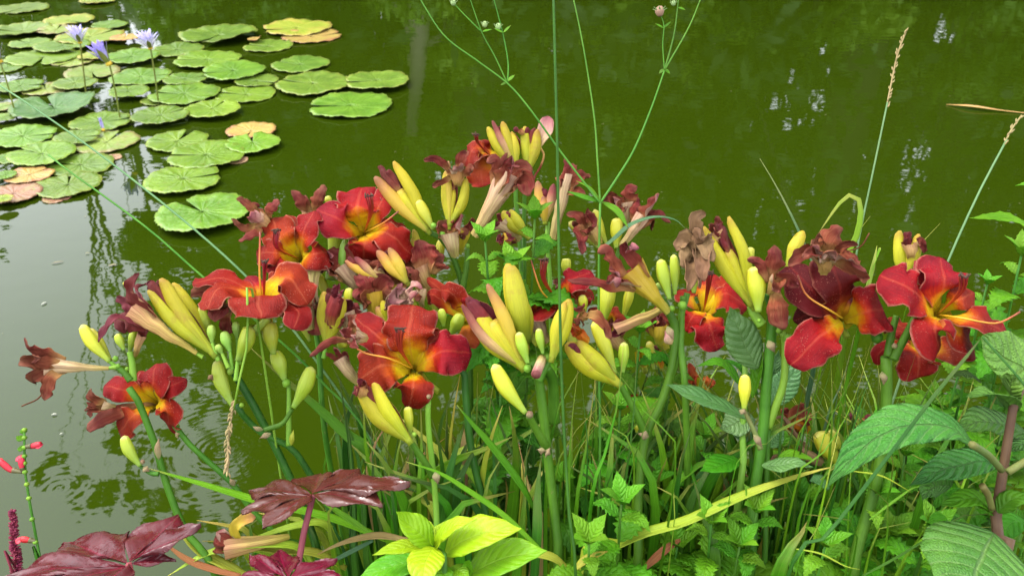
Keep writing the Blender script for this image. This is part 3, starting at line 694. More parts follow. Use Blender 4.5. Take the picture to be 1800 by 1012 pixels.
dst = mesh_obj('floating_specks', vs, fs, None, ['fleck_tan'], None, False); dst['kind'] = 'stuff'; dst['label'] = 'tiny pale specks scattered on the water surface'
# ================================================================ daylilies
CF = V(0, .35, 1).normalized()                           # towards the viewer and a little up
class Lily(Thing):
    def __init__(s, label, base, d, cat='daylily'):
        """base: where the plant stands, given as photo column and depth; the foot is on the bank"""
        p = W(base, 1012, d); k = (GZ-.02)
        s.foot = Vector((p.x, min(p.y, 1.06), k)); Thing.__init__(s, 'daylily', label, cat, s.foot, 'daylilies on the bank')
        s.d = d; s.n = 0
    # ---- stems
    def stem(s, R, pts, r=.0048, mat='stem_green', to_ground=False, d=None, dd=None, parent=None, taper=.35, name='stem'):
        """pts from foot side to top; d: depth (single or (start,end))"""
        d = d or s.d; d0, d1 = d if isinstance(d, tuple) else (d, d); n = len(pts)
        P = [W(*R(p), d0+(d1-d0)*i/max(1, n-1)) for i, p in enumerate(pts)]
        if to_ground: P = [s.foot, s.foot.lerp(P[0], .55)+Vector((0, 0, .02))]+P
        return s.add(tube(name, P, (lambda u: .82*r*(1.12-taper*u)), mat, 6+5*len(P), 9), parent)
    def bract(s, R, p, tip, wpx, d=None, mat='bract', parent=None):
        d = d or s.d; k = d/F/SC[id(R)]; a, b = W(*R(p), d-.006), W(*R(tip), d-.008)
        return s.add(sheet('bract', [a, (a+b)/2+CF*.004, b], prof_leaf(wpx*k*.5, .35), CF, [mat], 8, 4, cup=-.5, crumple=.0015, th=.0005), parent)
    def node(s, R, p, wpx, d=None, mat='stem_pale'):
        d = d or s.d; k = d/F/SC[id(R)]; c = W(*R(p), d-.004); r = wpx*k*.38
        return s.add(tube('node', [c+V(-.3,-.8,0)*r, c, c+V(.2,.9,.2)*r], lambda u: r*(.55+.45*math.sin(3.14*u)), mat, 6, 8, 3, .12))
    # ---- buds
    def bud(s, R, base, tip, wpx, mat='bud_yellow', d=None, bow=0.0, dz=0.0, name='bud', stalk=None, pk=.55, tipr=.28):
        d = d or s.d; k = d/F/SC[id(R)]; a, b = W(*R(base), d), W(*R(tip), d+dz); r = wpx*k*.40
        side = (b-a).cross(FW).normalized(); m = a.lerp(b, .55)+side*bow*(b-a).length
        def pr(u):
            g = .30+.70*sm(-.1, pk+.08, u)**1.1
            if u > pk: g = tipr+(1-tipr)*max(0, 1-((u-pk)/(1-pk))**2.2)**.5
            return r*g*(1 if u < .985 else .55)
        o = s.add(tube(name, [a, m, b], pr, mat, 20, 24, 3, .085))
        if stalk: s.stem(R, [stalk, base], .0028, 'stem_pale', d=d, name='pedicel')
        return o
    # ---- a lily closing or about to open: long tepals round a dark heart
    def closing(s, R, base, tips, d=None, mat='tepal_yellow', heart=True, body=True, stalk=None, belly=None, name='closing_flower'):
        """tips: (tip, width px, bow) each"""
        d = d or s.d; k = d/F/SC[id(R)]; a = W(*R(base), d); rs = random.Random(int(base[0]*7+base[1]))
        ctr = sum((W(*R(t[0]), d) for t in tips), Vector())/len(tips); ax = (ctr-a); L = ax.length; ax = ax/L
        wmax = max(t[1] for t in tips)*k*.44
        core = s.add(tube(name, [a-ax*.004, a.lerp(ctr, .35)+FW*.002, a.lerp(ctr, .66)+FW*.004], lambda u: wmax*(.34+.50*sm(0, .8, u)-.25*sm(.85, 1, u)), 'tepal_yellow' if body else 'wilt_outside', 10, 12, 3, .08))
        for i, t in enumerate(tips):
            tip, wp, bow = t[0], t[1], t[2]; m2 = t[3] if len(t) > 3 else mat
            b = W(*R(tip), d-.004*(i % 2)); side = (b-a).cross(FW).normalized()
            mid = a.lerp(b, .55)+side*bow*(b-a).length-FW*wmax*(.5+.1*i)
            N0 = V(0, .1, 1)+side*bow*3
            s.add(sheet('tepal', [a-FW*.002, mid, b], prof_petal(wp*k*.44, .42, .5, 1.8, .22), N0, [m2, 'wilt_inside'], 20, 10, roll=1.0, keel=-.12, th=.0011, crumple=.0006, seed=rs.random()), core)
        bk = a.lerp(ctr, .95); s.add(sheet('tepal', [a+FW*.003, a.lerp(bk, .55)+FW*wmax*.9, bk+FW*.004], prof_petal(wmax, .42, .5, 2.2, .3), FW, [mat, 'wilt_inside'], 14, 6, roll=1.1, th=.001, seed=1), core)
        if heart:
            for j in range(3):
                o = V(rs.uniform(-1, 1), rs.uniform(-.3, .3), rs.uniform(-.2, .5))*wmax*.7
                c0 = a.lerp(ctr, .62); c1 = a.lerp(ctr, rs.uniform(.93, 1.03))+o
                s.add(sheet('inner_petal', [c0, c0.lerp(c1, .5)+o*.4, c1], prof_petal(wmax*.55, .5, .5, 2, .4), V(rs.uniform(-.4, .4), .2, 1), ['wilt_inside', 'wilt_outside'], 10, 6, roll=.9, crumple=.003, th=.0008, seed=rs.random()), core)
        if stalk: s.stem(R, [stalk, base], .003, 'stem_pale', d=d, name='pedicel')
        return core
    # ---- wilted trumpet
    def wilted(s, R, base, mouth, lobes, d=None, r0=14, r1=45, mat='wilt_outside', inner='wilt_inside', lobemat=None, tail=None, crumple=.004, dz=-.012, stalk=None, name='wilted_flower', pist=None):
        """lobes: (tip, width px[, dz[, mid]])"""
        d = d or s.d; k = d/F/SC[id(R)]; a, m = W(*R(base), d), W(*R(mouth), d+dz); rs = random.Random(int(base[0]*3+base[1])); ax = (m-a)
        so = Vector((rs.uniform(0, 9),)*3)
        c = a.lerp(m, .5)+V(0, 0, .004)
        t = tube(name, [a, c, m], lambda u: k*.5*(r0+(r1-r0)*u**1.5), mat, 14, 18, 6, .16, False, (0, .55))
        for v in t.data.vertices:
            v.co += noise.noise_vector(v.co*70+so)*.0018
        s.add(t)
        n = len(lobes)
        for i, l in enumerate(lobes):
            tip, wp = l[0], l[1]; z = l[2] if len(l) > 2 else rs.uniform(-.02, .012)
            b = W(*R(tip), d+dz+z); dirn = (b-m); o = dirn-ax.normalized()*dirn.dot(ax.normalized()); o = o.normalized() if o.length > 1e-5 else V(1, 0, 0)
            st = a.lerp(m, .72)+o*k*r1*.30
            mid = W(*R(l[3]), d+dz+z*.5-.004) if len(l) > 3 else (m+o*k*r1*.45).lerp(b, .42)+ax.normalized()*dirn.length*.16
            Nn = (o*-.5+V(rs.uniform(-.3, .3), .3, 1))
            s.add(sheet('petal', [st, mid, b], prof_petal(wp*k*.5, .5, .42, 1.5, .10), Nn, [inner, lobemat or mat], 20, 10, cup=rs.uniform(.3, 1.1)*rs.choice((1, 1, -1)), ruf=.3, rk=rs.uniform(2, 4), crumple=crumple*.8, th=.0009, seed=rs.random(), ur=(.3, 1), twist=rs.uniform(-.9, .9)), t)
        if pist: s.add(tube('pistil', [m]+[W(*R(q), d+dz) for q in pist], .0008, 'wilt_dark', 12, 5), t)
        if stalk: s.stem(R, [stalk, base], .003, 'stem_pale', d=d, name='pedicel')
        return t
    # ---- open flower
    def flower(s, R, c, petals, d=None, axis=(0, .35, 1), mat='petal_red', back='petal_back', stamens=None, pistil=None, stalk=None, throat=.022, tr=.009, eye='tepal_yellow', nst=6):
        """petals: dict entries (tip, mid, width px, dz tip, dz mid, kind[, opts])"""
        d = d or s.d; k = d/F/SC[id(R)]; A = V(*axis).normalized(); C = W(*R(c), d); rs = random.Random(int(c[0]*5+c[1]))
        B = C-A*throat
        foot = W(*R(stalk), d+.01) if stalk else B-A*.03-UP*.02
        fl = s.add(tube('flower', [foot, foot.lerp(B, .6), B, B.lerp(C, .75)], lambda u: .0035+(tr*1.35-.0035)*sm(.25, 1, u), eye, 14, 12, 6, .08, False))
        for p in petals:
            tip, mid, wp, zt, zm = p[:5]; kind = p[5] if len(p) > 5 else 'p'; op = p[6] if len(p) > 6 else {}
            M = W(*R(mid), d+zm); T = W(*R(tip), d+zt); o = (M-C); o = o-A*o.dot(A); o = o.normalized()
            Nn = V(*op['n']) if 'n' in op else A
            pts = [B+o*.003, B.lerp(C, .8)+o*tr*.9, M, T]
            hw = wp*k*.5
            LB = throat*1.05; LT = LB+(M-C).length+(T-M).length; uC = LB/LT
            uf = (lambda u, q=uC: u/q*.34 if u < q else .34+(u-q)/(1-q)*.66)
            sep = kind == 's'
            s.add(sheet('sepal' if sep else 'petal', pts, prof_petal(hw, .20, .66 if not sep else .62, op.get('rnd', 2.6), op.get('tip', .16), lo=max(0, uC-.16)), Nn, [op.get('mat', mat), op.get('back', back)], 26, 14,
                        cup=op.get('cup', -.12 if not sep else -.25), ruf=op.get('ruf', .16 if sep else .30), rk=op.get('rk', rs.uniform(2.6, 4.2)), crumple=op.get('crumple', .0016), th=.0009, seed=rs.random(), N1=V(*op['n1']) if 'n1' in op else None, ufun=uf), fl)
        if stamens:
            tipc, sp = stamens[0], stamens[1]; bend = stamens[2] if len(stamens) > 2 else None
            for i in range(nst):
                t = (i-(nst-1)/2)/(nst/2); T = W(*R((tipc[0]+t*sp+rs.uniform(-.3, .3)*sp*.4, tipc[1]+rs.uniform(-.5, .5)*sp*.5)), d-.035+rs.uniform(-.006, .006))
                mid = (W(*R(bend), d-.022)+V(t, 0, 0)*sp*k*.5) if bend else C.lerp(T, .5)-UP*.008-FW*.006
                st = s.add(tube('stamen', [B.lerp(C, .6), mid, T], .0007, 'stamen', 12, 5), fl)
                e = V(rs.uniform(-1, 1), rs.uniform(-.2, .8), rs.uniform(-.3, .5)).normalized()*.0035
                s.add(tube('anther', [T-e, T, T+e], lambda u: .0011*math.sin(.4+2.3*u), 'anther', 5, 6), fl)
        if pistil:
            s.add(tube('pistil', [B.lerp(C, .5)]+[W(*R(q), d-.03-.004*i) for i, q in enumerate(pistil)], .0010, 'pistil', 16, 6), fl)
        return fl
    def leaf(s, R, pts, wpx, mat='blade_green', d=None, to_ground=True, N=None, keel=.3, tip=.5, twist=0.0):
        """strap leaf: pts from the foot side to the tip"""
        d = d or s.d; d0, d1 = d if isinstance(d, tuple) else (d, d); n = len(pts); k = (d0+d1)/2/F/SC[id(R)]
        P = [W(*R(p), d0+(d1-d0)*i/max(1, n-1)) for i, p in enumerate(pts)]
        if to_ground:
            f = Vector((P[0].x*.7+s.foot.x*.3, min(P[0].y, 1.05), GZ-.02)); P = [f, f.lerp(P[0], .5)]+P
        return s.add(sheet('leaf', P, prof_blade(wpx*k*.5, tip), N or (CF+V(random.uniform(-.5, .5), .2, 0)), [mat], 10+5*len(P), 4, keel=keel, th=.0007, twist=twist))

# ---- the outermost plant over the grey water: wilted trumpet, one bud
L = Lily('daylily leaning over the grey water with a wilted maroon trumpet and a low bud', 400, .93)
L.stem(Z3, [(1230,1012),(1060,760),(960,520),(895,300),(850,170),(780,0),(735,-60)], .0058, 'stem_green', True, d=(.95,.92))
L.stem(Z2, [(725,850),(690,805),(650,775)], .0042, 'stem_green', d=.92, name='branch')
L.stem(Z2, [(740,850),(735,760),(720,690)], .0046, 'stem_pale', d=.925, name='branch')
L.wilted(Z2, (600,780), (270,765), [((130,620),90,-.02),((108,735),85,.01),((240,965),80,-.01,(300,830)),((190,860),80,.015),((215,720),70,-.03)], .92, 22, 105, 'wilt_pale', 'wilt_dark', 'wilt_dark', stalk=(650,775), pist=[(230,930),(120,992)])
L.bud(Z2, (610,745), (455,540), 88, 'bud_yellow', .925, .05, stalk=(640,770))
L.bud(Z2, (620,740), (500,560), 60, 'bud_yellow', .935, -.02)
L.bud(Z2, (690,680), (650,590), 60, 'bud_lime', .93); L.bud(Z2, (720,690), (750,560), 62, 'bud_lime', .94)
L.node(Z2, (640,730), 44, .925); L.node(Z2, (655,770), 36, .915); L.node(Z2, (705,785), 30, .915)
L.wilted(Z2, (755,710), (790,600), [((830,520),50,.0),((800,520),40,.01)], .94, 24, 50, 'wilt_outside')
L.bract(Z3, (905,350), (905,225), 40, .93); L.bract(Z3, (815,390), (850,420), 40, .93)
L.bud(Z3, (800,385), (705,212), 84, 'bud_lime', .92, .06); L.stem(Z3, [(905,430),(860,425),(800,387)], .0030, 'stem_green', d=.925, name='pedicel')
L.node(Z3, (812,362), 36, .925, 'bract')
L.leaf(Z3, [(2300,850),(1900,690),(1480,590),(1150,490),(840,397)], 62, 'blade_bright', (.98,.93), False, tip=.55, N=V(0,1,.5))
# ---- small open flower behind its stem
L = Lily('daylily with one small open red flower seen behind a green stem above the grey water', 520, .99)
L.stem(Z3, [(1720,900),(1600,800),(1440,640),(1330,490),(1200,370),(1080,260),(985,140)], .0050, 'stem_green', True, d=(.99,.97))
L.flower(Z2, (835,960), [((870,757),(850,860),190,.0,-.02,'p'), ((1035,845),(940,885),130,-.01,-.02,'s'), ((945,1130),(930,1010),150,.01,-.018,'p'), ((665,1140),(740,1040),160,.0,-.02,'p'),
    ((578,880),(690,900),150,.01,-.012,'s'), ((480,1120),(600,1040),90,.0,-.01,'s',{'mat':'wilt_dark','back':'wilt_pale'}), ((770,800),(800,870),90,.01,0,'s')], .97, (-.1,.35,1), 'petal_red', stalk=(985,1110))
L.wilted(Z2, (640,990), (570,985), [((510,900),60,.0),((480,1010),50,.01),((500,1060),60,0)], .965, 20, 50, 'wilt_pale', 'wilt_dark')
L.bract(Z3, (1000,215), (1030,200), 50, .965); L.bract(Z3, (1340,500), (1310,455), 36, .965)
# ---- the bud-heavy stem: yellow fingers, wilted trumpet, flat red flower on top
L = Lily('daylily loaded with yellow finger-like buds and a flat-topped red flower', 560, 1.0)
L.stem(Y5, [(800,1040),(740,800),(655,590),(600,470),(540,350),(470,220),(410,120),(360,40)], .0068, 'stem_deep', True, d=(1.0,.96))
L.stem(Y5, [(850,840),(800,660),(730,540),(650,430),(520,365),(430,280),(405,240)], .0056, 'stem_deep', True, d=(1.01,.955), name='branch')
L.stem(Y5, [(530,350),(610,320),(655,255)], .0036, 'stem_green', d=.955, name='branch')
L.stem(Y5, [(640,420),(640,300),(640,160),(628,130)], .0036, 'stem_pale', d=.97, name='branch')
L.bract(Y5, (560,365), (505,390), 26, .945); L.bract(Y5, (525,350), (475,335), 24, .945); L.bract(Y5, (650,420), (665,350), 26, .965, 'blade_yellow')
L.bud(Y5, (660,248), (742,62), 88, 'bud_lime', .95, -.04); L.bud(Y5, (622,125), (575,-10), 84, 'bud_lime', .965, -.02)
L.node(Y5, (628,138), 52, .965); L.node(Y5, (425,238), 30, .945)
L.bud(Y5, (385,240), (315,30), 84, 'bud_lime', .945, .06, tipr=.15)
L.wilted(Z2, (1095,700), (745,455), [((772,255),95,-.02,(735,350)),((545,635),60,-.03,(640,510)),((690,585),110,.0,(690,510)),((655,385),90,.015),((815,310),60,.03)], .93, 24, 130, 'wilt_outside', 'wilt_inside', 'wilt_outside', stalk=(1130,720), crumple=.0025)
L.closing(Z2, (1190,705), [((890,282),118,.06),((818,350),84,.05)], .925, stalk=(1210,730)); L.closing(Z2, (1170,690), [((960,308),90,-.05)], .945, heart=False)
L.wilted(Z2, (960,480), (870,350), [((820,305),60,0),((880,300),60,.01)], .95, 30, 70, 'wilt_dark')
L.bud(Z2, (715,340), (690,300), 34, 'bud_yellow', .95); L.bud(Z2, (1180,620), (1110,440), 90, 'bud_lime', .95, .02, stalk=(1230,760)); L.bud(Z2, (1180,640), (1175,540), 62, 'bud_green', .925, stalk=(1215,740)); L.bud(Z2, (1280,690), (1245,575), 72, 'bud_green', .925, .02, stalk=(1290,790))
L.bud(Z2, (1235,700), (1205,650), 50, 'bud_green', .92, stalk=(1270,780)); L.bud(Z2, (1320,620), (1310,520), 56, 'bud_green', .94, stalk=(1330,760)); L.bud(Z2, (1320,740), (1385,548), 112, 'bud_lime', .92, -.04, tipr=.4, stalk=(1310,850))
L.node(Z2, (1280,800), 50, .945); L.bract(Z2, (1160,820), (1190,850), 40, .94, 'dry_brown')
L.wilted(Z4, (240,860), (250,740), [((50,700),110,-.02),((190,840),120,-.03),((260,900),90,0),((270,800),80,.01)], .965, 30, 90, 'dry_brown', 'wilt_dark', 'dry_brown')
L.flower(Z4, (440,665), [((60,630),(230,598),150,-.01,.0,'p',{'n':(0,.8,.6)}), ((135,775),(220,650),190,-.05,-.02,'s',{'n':(-.2,.8,.7)}), ((440,818),(420,700),290,-.055,-.03,'p',{'n':(0,.9,.6),'cup':-.2}),
    ((700,745),(590,600),210,-.01,-.01,'p',{'n':(.3,.7,.8),'back':'petal_red'}), ((620,882),(640,770),170,-.05,-.025,'s',{'n':(.5,.6,.8)}), ((640,520),(560,590),150,.03,.012,'p',{'n':(0,.7,.7)}), ((370,590),(400,620),140,.04,.02,'s',{'n':(0,.8,.6)})],
    .945, (0,.9,.45), 'petal_red_small_eye', stamens=((462,505),14,(458,590)), pistil=[(432,600),(434,340)], stalk=(380,870), throat=.05)
L.bud(Z4, (510,1020), (490,840), 110, 'bud_yellow', .95, .02, tipr=.5); L.stem(Z4, [(400,900),(480,820)], .006, 'bud_lime', d=.945, name='pedicel')
# ---- twin flowers of the upper part
L = Lily('daylily with a square-petalled red flower touching the flat-topped one', 640, 1.04)
L.stem(Z4, [(800,1500),(760,1000),(700,700),(655,560)], .0050, 'stem_green', True, d=(1.04,1.02))
L.flower(Z4, (632,475), [((500,265),(545,375),200,.01,-.012,'p'), ((412,462),(520,455),150,.0,-.02,'p'), ((735,225),(672,345),165,.0,-.014,'p',{'n':(-.4,.2,1)}), ((812,450),(735,462),190,.01,-.022,'s',{'tip':.5,'rnd':5,'n':(.3,.3,1)}),
    ((465,550),(560,515),90,-.01,-.02,'s'), ((660,640),(640,555),150,.01,-.016,'s'), ((580,250),(600,350),120,.03,.01,'s')], 1.01, (-.15,.3,1), 'petal_red', stamens=((525,335),22,(530,430)), stalk=(690,700))
L.wilted(Z4, (720,545), (722,760), [((760,800),60,-.01),((700,770),50,.0),((770,700),60,.01)], 1.0, 80, 50, 'wilt_pale', 'wilt_dark', 'wilt_pale', dz=0)
L.wilted(Z4, (500,310), (440,270), [((270,268),40,-.01,(350,320)),((318,382),60,-.02,(400,335)),((530,165),75,-.01,(465,215)),((305,158),50,.01,(370,200)),((430,195),70,.02),((385,260),80,-.03)], 1.03, 30, 110, 'wilt_outside', 'wilt_dark', 'wilt_pale', crumple=.0035)
L.wilted(Z4, (715,300), (712,225), [((610,112),70,-.005,(660,170)),((795,80),80,-.008,(740,170)),((690,140),60,.015)], 1.06, 40, 80, 'wilt_outside', 'wilt_dark', 'tepal_yellow_brown', crumple=.002)
L.bud(Z4, (820,200), (810,140), 50, 'bud_yellow', 1.07)
# ---- upper main: open flower with swept stamens
L = Lily('daylily with a wide red flower and orange throat beside two long yellow closing blooms', 800, 1.06)
L.stem(Z5, [(620,1500),(600,1200),(580,960),(550,840),(495,720),(440,665),(390,650)], .0056, 'stem_green', True, d=(1.06,1.03))
L.stem(Z5, [(580,960),(600,830),(605,740)], .0045, 'stem_green', d=1.04, name='branch'); L.node(Z5, (605,728), 36, 1.035)
L.stem(Z5, [(500,720),(500,660),(510,625)], .0050, 'stem_green', d=1.03, name='branch')
L.flower(Z4, (1010,320), [((1000,90),(975,215),250,.01,-.016,'p'), ((1150,80),(1095,200),130,.01,-.012,'s'), ((750,215),(880,275),210,-.015,-.028,'p',{'cup':-.25}), ((1005,520),(1015,410),190,.0,-.03,'s',{'n':(0,.5,.9),'tip':.4,'rnd':3.5}),
    ((1290,480),(1150,355),210,-.01,-.026,'p',{'n':(.1,.6,.8)}), ((1245,315),(1150,300),110,.01,-.01,'s')], 1.03, (.05,.45,1), 'petal_red_fresh', stamens=((1040,135),24,(1050,230)), pistil=[(1120,290),(1205,225)], stalk=(850,480))
L.stem(Z4, [(840,610),(850,480),(840,340)], .011, 'bud_lime', d=1.04, name='branch'); L.node(Z4, (850,520), 34, 1.03); L.bud(Z4, (880,600), (905,380), 60, 'bud_green', 1.025, tipr=.1)
L.closing(Z5, (400,650), [((115,362),84,.03,'tepal_yellow_brown'),((215,282),74,-.05)], 1.02); L.bud(Z5, (425,640), (345,485), 76, 'bud_yellow', 1.015, .02); L.node(Z5, (425,620), 40, 1.01); L.node(Z5, (470,670), 50, 1.02)
L.closing(Z5, (510,625), [((492,330),70,.02),((600,370),62,-.10),((505,280),40,0,'tepal_yellow_brown')], 1.02); L.wilted(Z5, (560,400), (545,330), [((372,272),50,-.01,(450,285)),((425,412),40,.0,(470,390)),((600,235),60,.01),((560,300),80,-.02),((635,325),60,-.02)], 1.025, 50, 90, 'wilt_dark', 'wilt_dark', 'wilt_pale')
L.wilted(Z5, (640,672), (830,350), [((705,290),60,-.01,(760,270)),((815,235),50,.01,(800,290)),((945,330),110,-.012,(890,330)),((925,465),110,-.02,(905,390)),((850,310),100,-.03)], 1.015, 42, 130, 'wilt_pale', 'wilt_dark', 'wilt_outside', crumple=.0028)
L.closing(Z5, (405,900), [((320,640),60,.03),((310,690),50,.06)], 1.05, heart=False); L.bud(Z5, (385,830), (430,722), 56, 'bud_lime', 1.035); L.bud(Z5, (440,860), (470,690), 66, 'bud_yellow', 1.06)
L.wilted(Z5, (560,760), (580,640), [((630,580),40,0),((540,640),60,.0),((590,700),60,-.01),((620,640),50,.01)], 1.06, 50, 80, 'tepal_yellow_brown', 'wilt_dark', 'dry_brown')
L.wilted(Z4, (1240,600), (1110,450), [((1060,560),60,0,(1090,500)),((1000,520),60,0),((1150,450),60,0)], 1.05, 50, 110, 'tepal_yellow_brown', 'wilt_inside', 'tepal_yellow_brown'); L.wilted(Z4, (1090,590), (990,520), [((900,510),40,0),((940,560),40,.01)], 1.05, 24, 60, 'wilt_outside')
# ---- topmost
L = Lily('topmost daylily, red flower seen from behind under upright yellow blooms', 920, 1.16)
L.stem(Z5, [(900,1500),(890,900),(870,560),(858,470),(862,310)], .0046, 'stem_green', True, d=(1.16,1.15)); L.stem(Z5, [(905,900),(905,480),(925,335)], .0042, 'stem_green', True, d=(1.18,1.15), name='branch')
L.flower(Z5, (735,270), [((612,322),(640,215),150,-.02,-.02,'p',{'n':(-.7,.5,.6)}), ((690,412),(680,330),170,-.01,-.01,'p',{'mat':'petal_orange','n':(-.3,.2,1)}), ((690,165),(700,215),120,.0,.0,'p',{'n':(-.2,.8,.6)}), ((888,215),(840,150),110,.02,.02,'s'), ((640,190),(660,235),90,.03,.02,'s')], 1.17, (-.8,.4,.2), 'petal_red', stamens=((650,140),12,(665,190)), stalk=(800,330))
L.closing(Z5, (862,312), [((712,100),66,.06),((788,70),62,.0),((840,125),54,-.05),((735,66),40,.02,'wilt_outside')], 1.14); L.closing(Z5, (925,338), [((908,96),62,.02),((975,112),66,-.06)], 1.145)
L.add(sheet('petal', [W(*Z5((960,230)),1.15), W(*Z5((1010,130)),1.145), W(*Z5((1034,45)),1.15)], prof_petal(.011,.4), CF, ['wilt_pale'], 12, 6, cup=.4, crumple=.002)); L.add(tube('pistil', [W(*Z5(q),1.145) for q in ((990,210),(1008,250),(990,310),(965,350),(955,380))], .0016, 'wilt_dark', 14, 6))
L.wilted(Z5, (900,140), (880,120), [((855,105),30,0)], 1.15, 20, 30, 'wilt_dark')
# ---- cluster of wilted blooms under the forked stem
L = Lily('daylily whose blooms have all wilted, purple and pinkish, below the forked wildflower stem', 1040, 1.1)
L.stem(Z5, [(1060,1500),(1040,900),(1025,720),(1030,600)], .0044, 'stem_pale', True, d=(1.1,1.09)); L.stem(Z5, [(1300,1500),(1340,1000),(1390,800),(1410,720)], .0044, 'stem_green', True, d=(1.1,1.08), name='branch'); L.node(Z5, (1025,715), 40, 1.085)
L.closing(Z5, (1015,600), [((975,385),64,.03,'tepal_yellow_brown'),((1005,465),80,0,'tepal_yellow_brown'),((1060,400),60,-.03,'wilt_outside')], 1.085)
L.wilted(Z5, (1055,690), (1135,350), [((1118,270),46,-.01,(1140,320)),((1250,360),80,0,(1190,380)),((1170,300),60,.015),((1235,455),50,-.015,(1180,440)),((1105,430),60,.0)], 1.08, 40, 64, 'wilt_pale', 'wilt_dark', 'wilt_outside')
L.wilted(Z5, (1415,730), (1530,570), [((1618,450),80,-.01,(1580,520)),((1675,600),54,-.01,(1610,545)),((1510,475),70,.015,(1500,530)),((1590,560),50,.02),((1580,650),40,.01,(1575,590))], 1.07, 34, 84, 'wilt_pale', 'wilt_dark', 'wilt_pale', crumple=.0028)
L.wilted(Z5, (1440,640), (1425,500), [((1495,415),80,-.01,(1450,440)),((1375,470),70,-.01),((1310,490),60,.0,(1360,470)),((1480,520),90,.01),((1400,560),60,-.02)], 1.085, 30, 110, 'wilt_pale', 'wilt_dark', 'wilt_pale', crumple=.003)
L.wilted(Z5, (1300,710), (1240,620), [((1130,562),60,-.01,(1190,580)),((1210,770),80,-.03,(1190,680)),((1250,540),60,.01),((1290,610),90,-.02),((1160,600),60,0)], 1.075, 40, 100, 'wilt_outside', 'wilt_dark', 'wilt_dark')
L.bud(Z5, (1340,720), (1275,535), 64, 'bud_yellow', 1.08, .03); L.bud(Z5, (1390,740), (1395,580), 84, 'bud_yellow', 1.07, 0, tipr=.5); L.bud(Z5, (1300,740), (1140,600), 70, 'bud_yellow', 1.09); L.closing(Z5, (925,680), [((788,545),84,.03),((830,535),60,.0)], 1.06)
L.wilted(Z5, (880,690), (780,600), [((700,610),60,0),((760,560),60,.01),((860,720),60,0,(800,680))], 1.08, 40, 100, 'wilt_pale', 'wilt_inside', 'dry_brown'); L.wilted(Z5, (830,700), (790,690), [((760,700),60,0),((860,700),50,0)], 1.07, 40, 60, 'tepal_yellow_brown')
# ---- the big front flower
L = Lily('daylily with the largest front-facing red flower, a yellow eye and curved dark stamens', 830, .95)
L.stem(Y4, [(675,1012),(655,720),(600,480),(570,300),(553,100),(540,0),(420,-150)], .0062, 'stem_deep', True, d=(.97,.95))
L.flower(Z6, (690,560), [((690,232),(672,395),285,.012,-.018,'p',{'tip':.45,'rnd':3}), ((1010,500),(860,480),240,-.005,-.026,'p',{'ruf':.3,'cup':-.25}), ((395,640),(530,560),250,-.01,-.026,'p',{'ruf':.3,'tip':.4}), ((665,790),(695,675),210,-.012,-.034,'s',{'tip':.14,'rnd':1.6,'cup':-.35}),
    ((365,290),(520,415),185,.02,-.014,'s',{'cup':-.2}), ((880,370),(790,440),170,.028,.0,'s')], .92, (.05,.4,1), 'petal_red', stamens=((622,362),24,(625,470)), pistil=[(560,520),(430,490),(340,425)], stalk=(830,700))
L.wilted(Z6, (430,420), (370,390), [((140,515),44,-.02,(250,420)),((300,370),90,-.025,(330,400)),((390,290),60,.0),((400,460),70,-.03)], .90, 40, 90, 'wilt_pale', 'wilt_dark', 'wilt_pale')
L.closing(Z6, (225,445), [((212,160),80,.05),((315,190),92,-.03)], .96, stalk=(210,520)); L.wilted(Z6, (250,330), (285,190), [((300,115),40,0),((330,150),50,-.01),((270,130),40,.01)], .958, 60, 70, 'wilt_inside')
L.wilted(Z6, (380,370), (330,270), [((290,360),100,-.01),((320,200),80,0),((400,260),60,0)], .98, 60, 110, 'wilt_pale', 'wilt_inside', 'wilt_pale')
L.wilted(Z6, (520,330), (480,160), [((400,60),100,0,(430,110)),((595,95),90,-.01,(540,120)),((500,80),90,.0),((380,190),70,-.015),((600,175),60,-.02),((420,260),80,-.01)], 1.0, 60, 130, 'tepal_yellow_brown', 'wilt_dark', 'wilt_dark', crumple=.005)
L.wilted(Z6, (600,290), (640,180), [((590,130),60,-.02),((740,150),50,-.02,(690,130)),((570,230),80,-.02),((700,180),80,-.03),((640,130),60,0),((540,260),60,0)], .975, 60, 120, 'wilt_pale', 'wilt_pale', 'wilt_pale', crumple=.005)
L.closing(Z4, (1255,625), [((1085,445),80,.02,'tepal_yellow_brown'),((1150,430),70,-.03,'tepal_yellow_brown')], .985, heart=False); L.closing(Z4, (1090,600), [((905,500),60,.03,'tepal_yellow_brown'),((960,480),50,.0,'wilt_outside')], .99); L.closing(Z6, (560,330), [((495,240),60,.03,'tepal_yellow_brown'),((530,210),60,-.03)], .97, heart=False)
L.wilted(Z6, (560,120), (470,60), [((380,20),60,0),((430,-10),60,0),((540,20),70,0)], 1.01, 50, 100, 'wilt_outside', 'wilt_dark', 'wilt_pale'); L.wilted(Z6, (330,300), (250,230), [((190,190),60,0),((240,140),50,0),((170,260),60,0)], .99, 50, 90, 'wilt_pale', 'wilt_dark', 'wilt_pale'); L.wilted(Z6, (120,360), (130,200), [((100,120),40,0),((170,260),60,0),((120,290),50,-.01)], .985, 70, 60, 'wilt_pale', 'wilt_dark', 'wilt_pale', dz=0)
L.bud(Z6, (350,260), (350,140), 70, 'bud_yellow', .99)
L.wilted(Z6, (740,240), (735,150), [((655,30),46,0,(710,70)),((700,210),50,-.01)], .99, 30, 50, 'wilt_pale', 'wilt_dark', 'dry_brown'); L.bud(Z6, (715,260), (665,190), 60, 'bud_yellow', .98, tipr=.5)
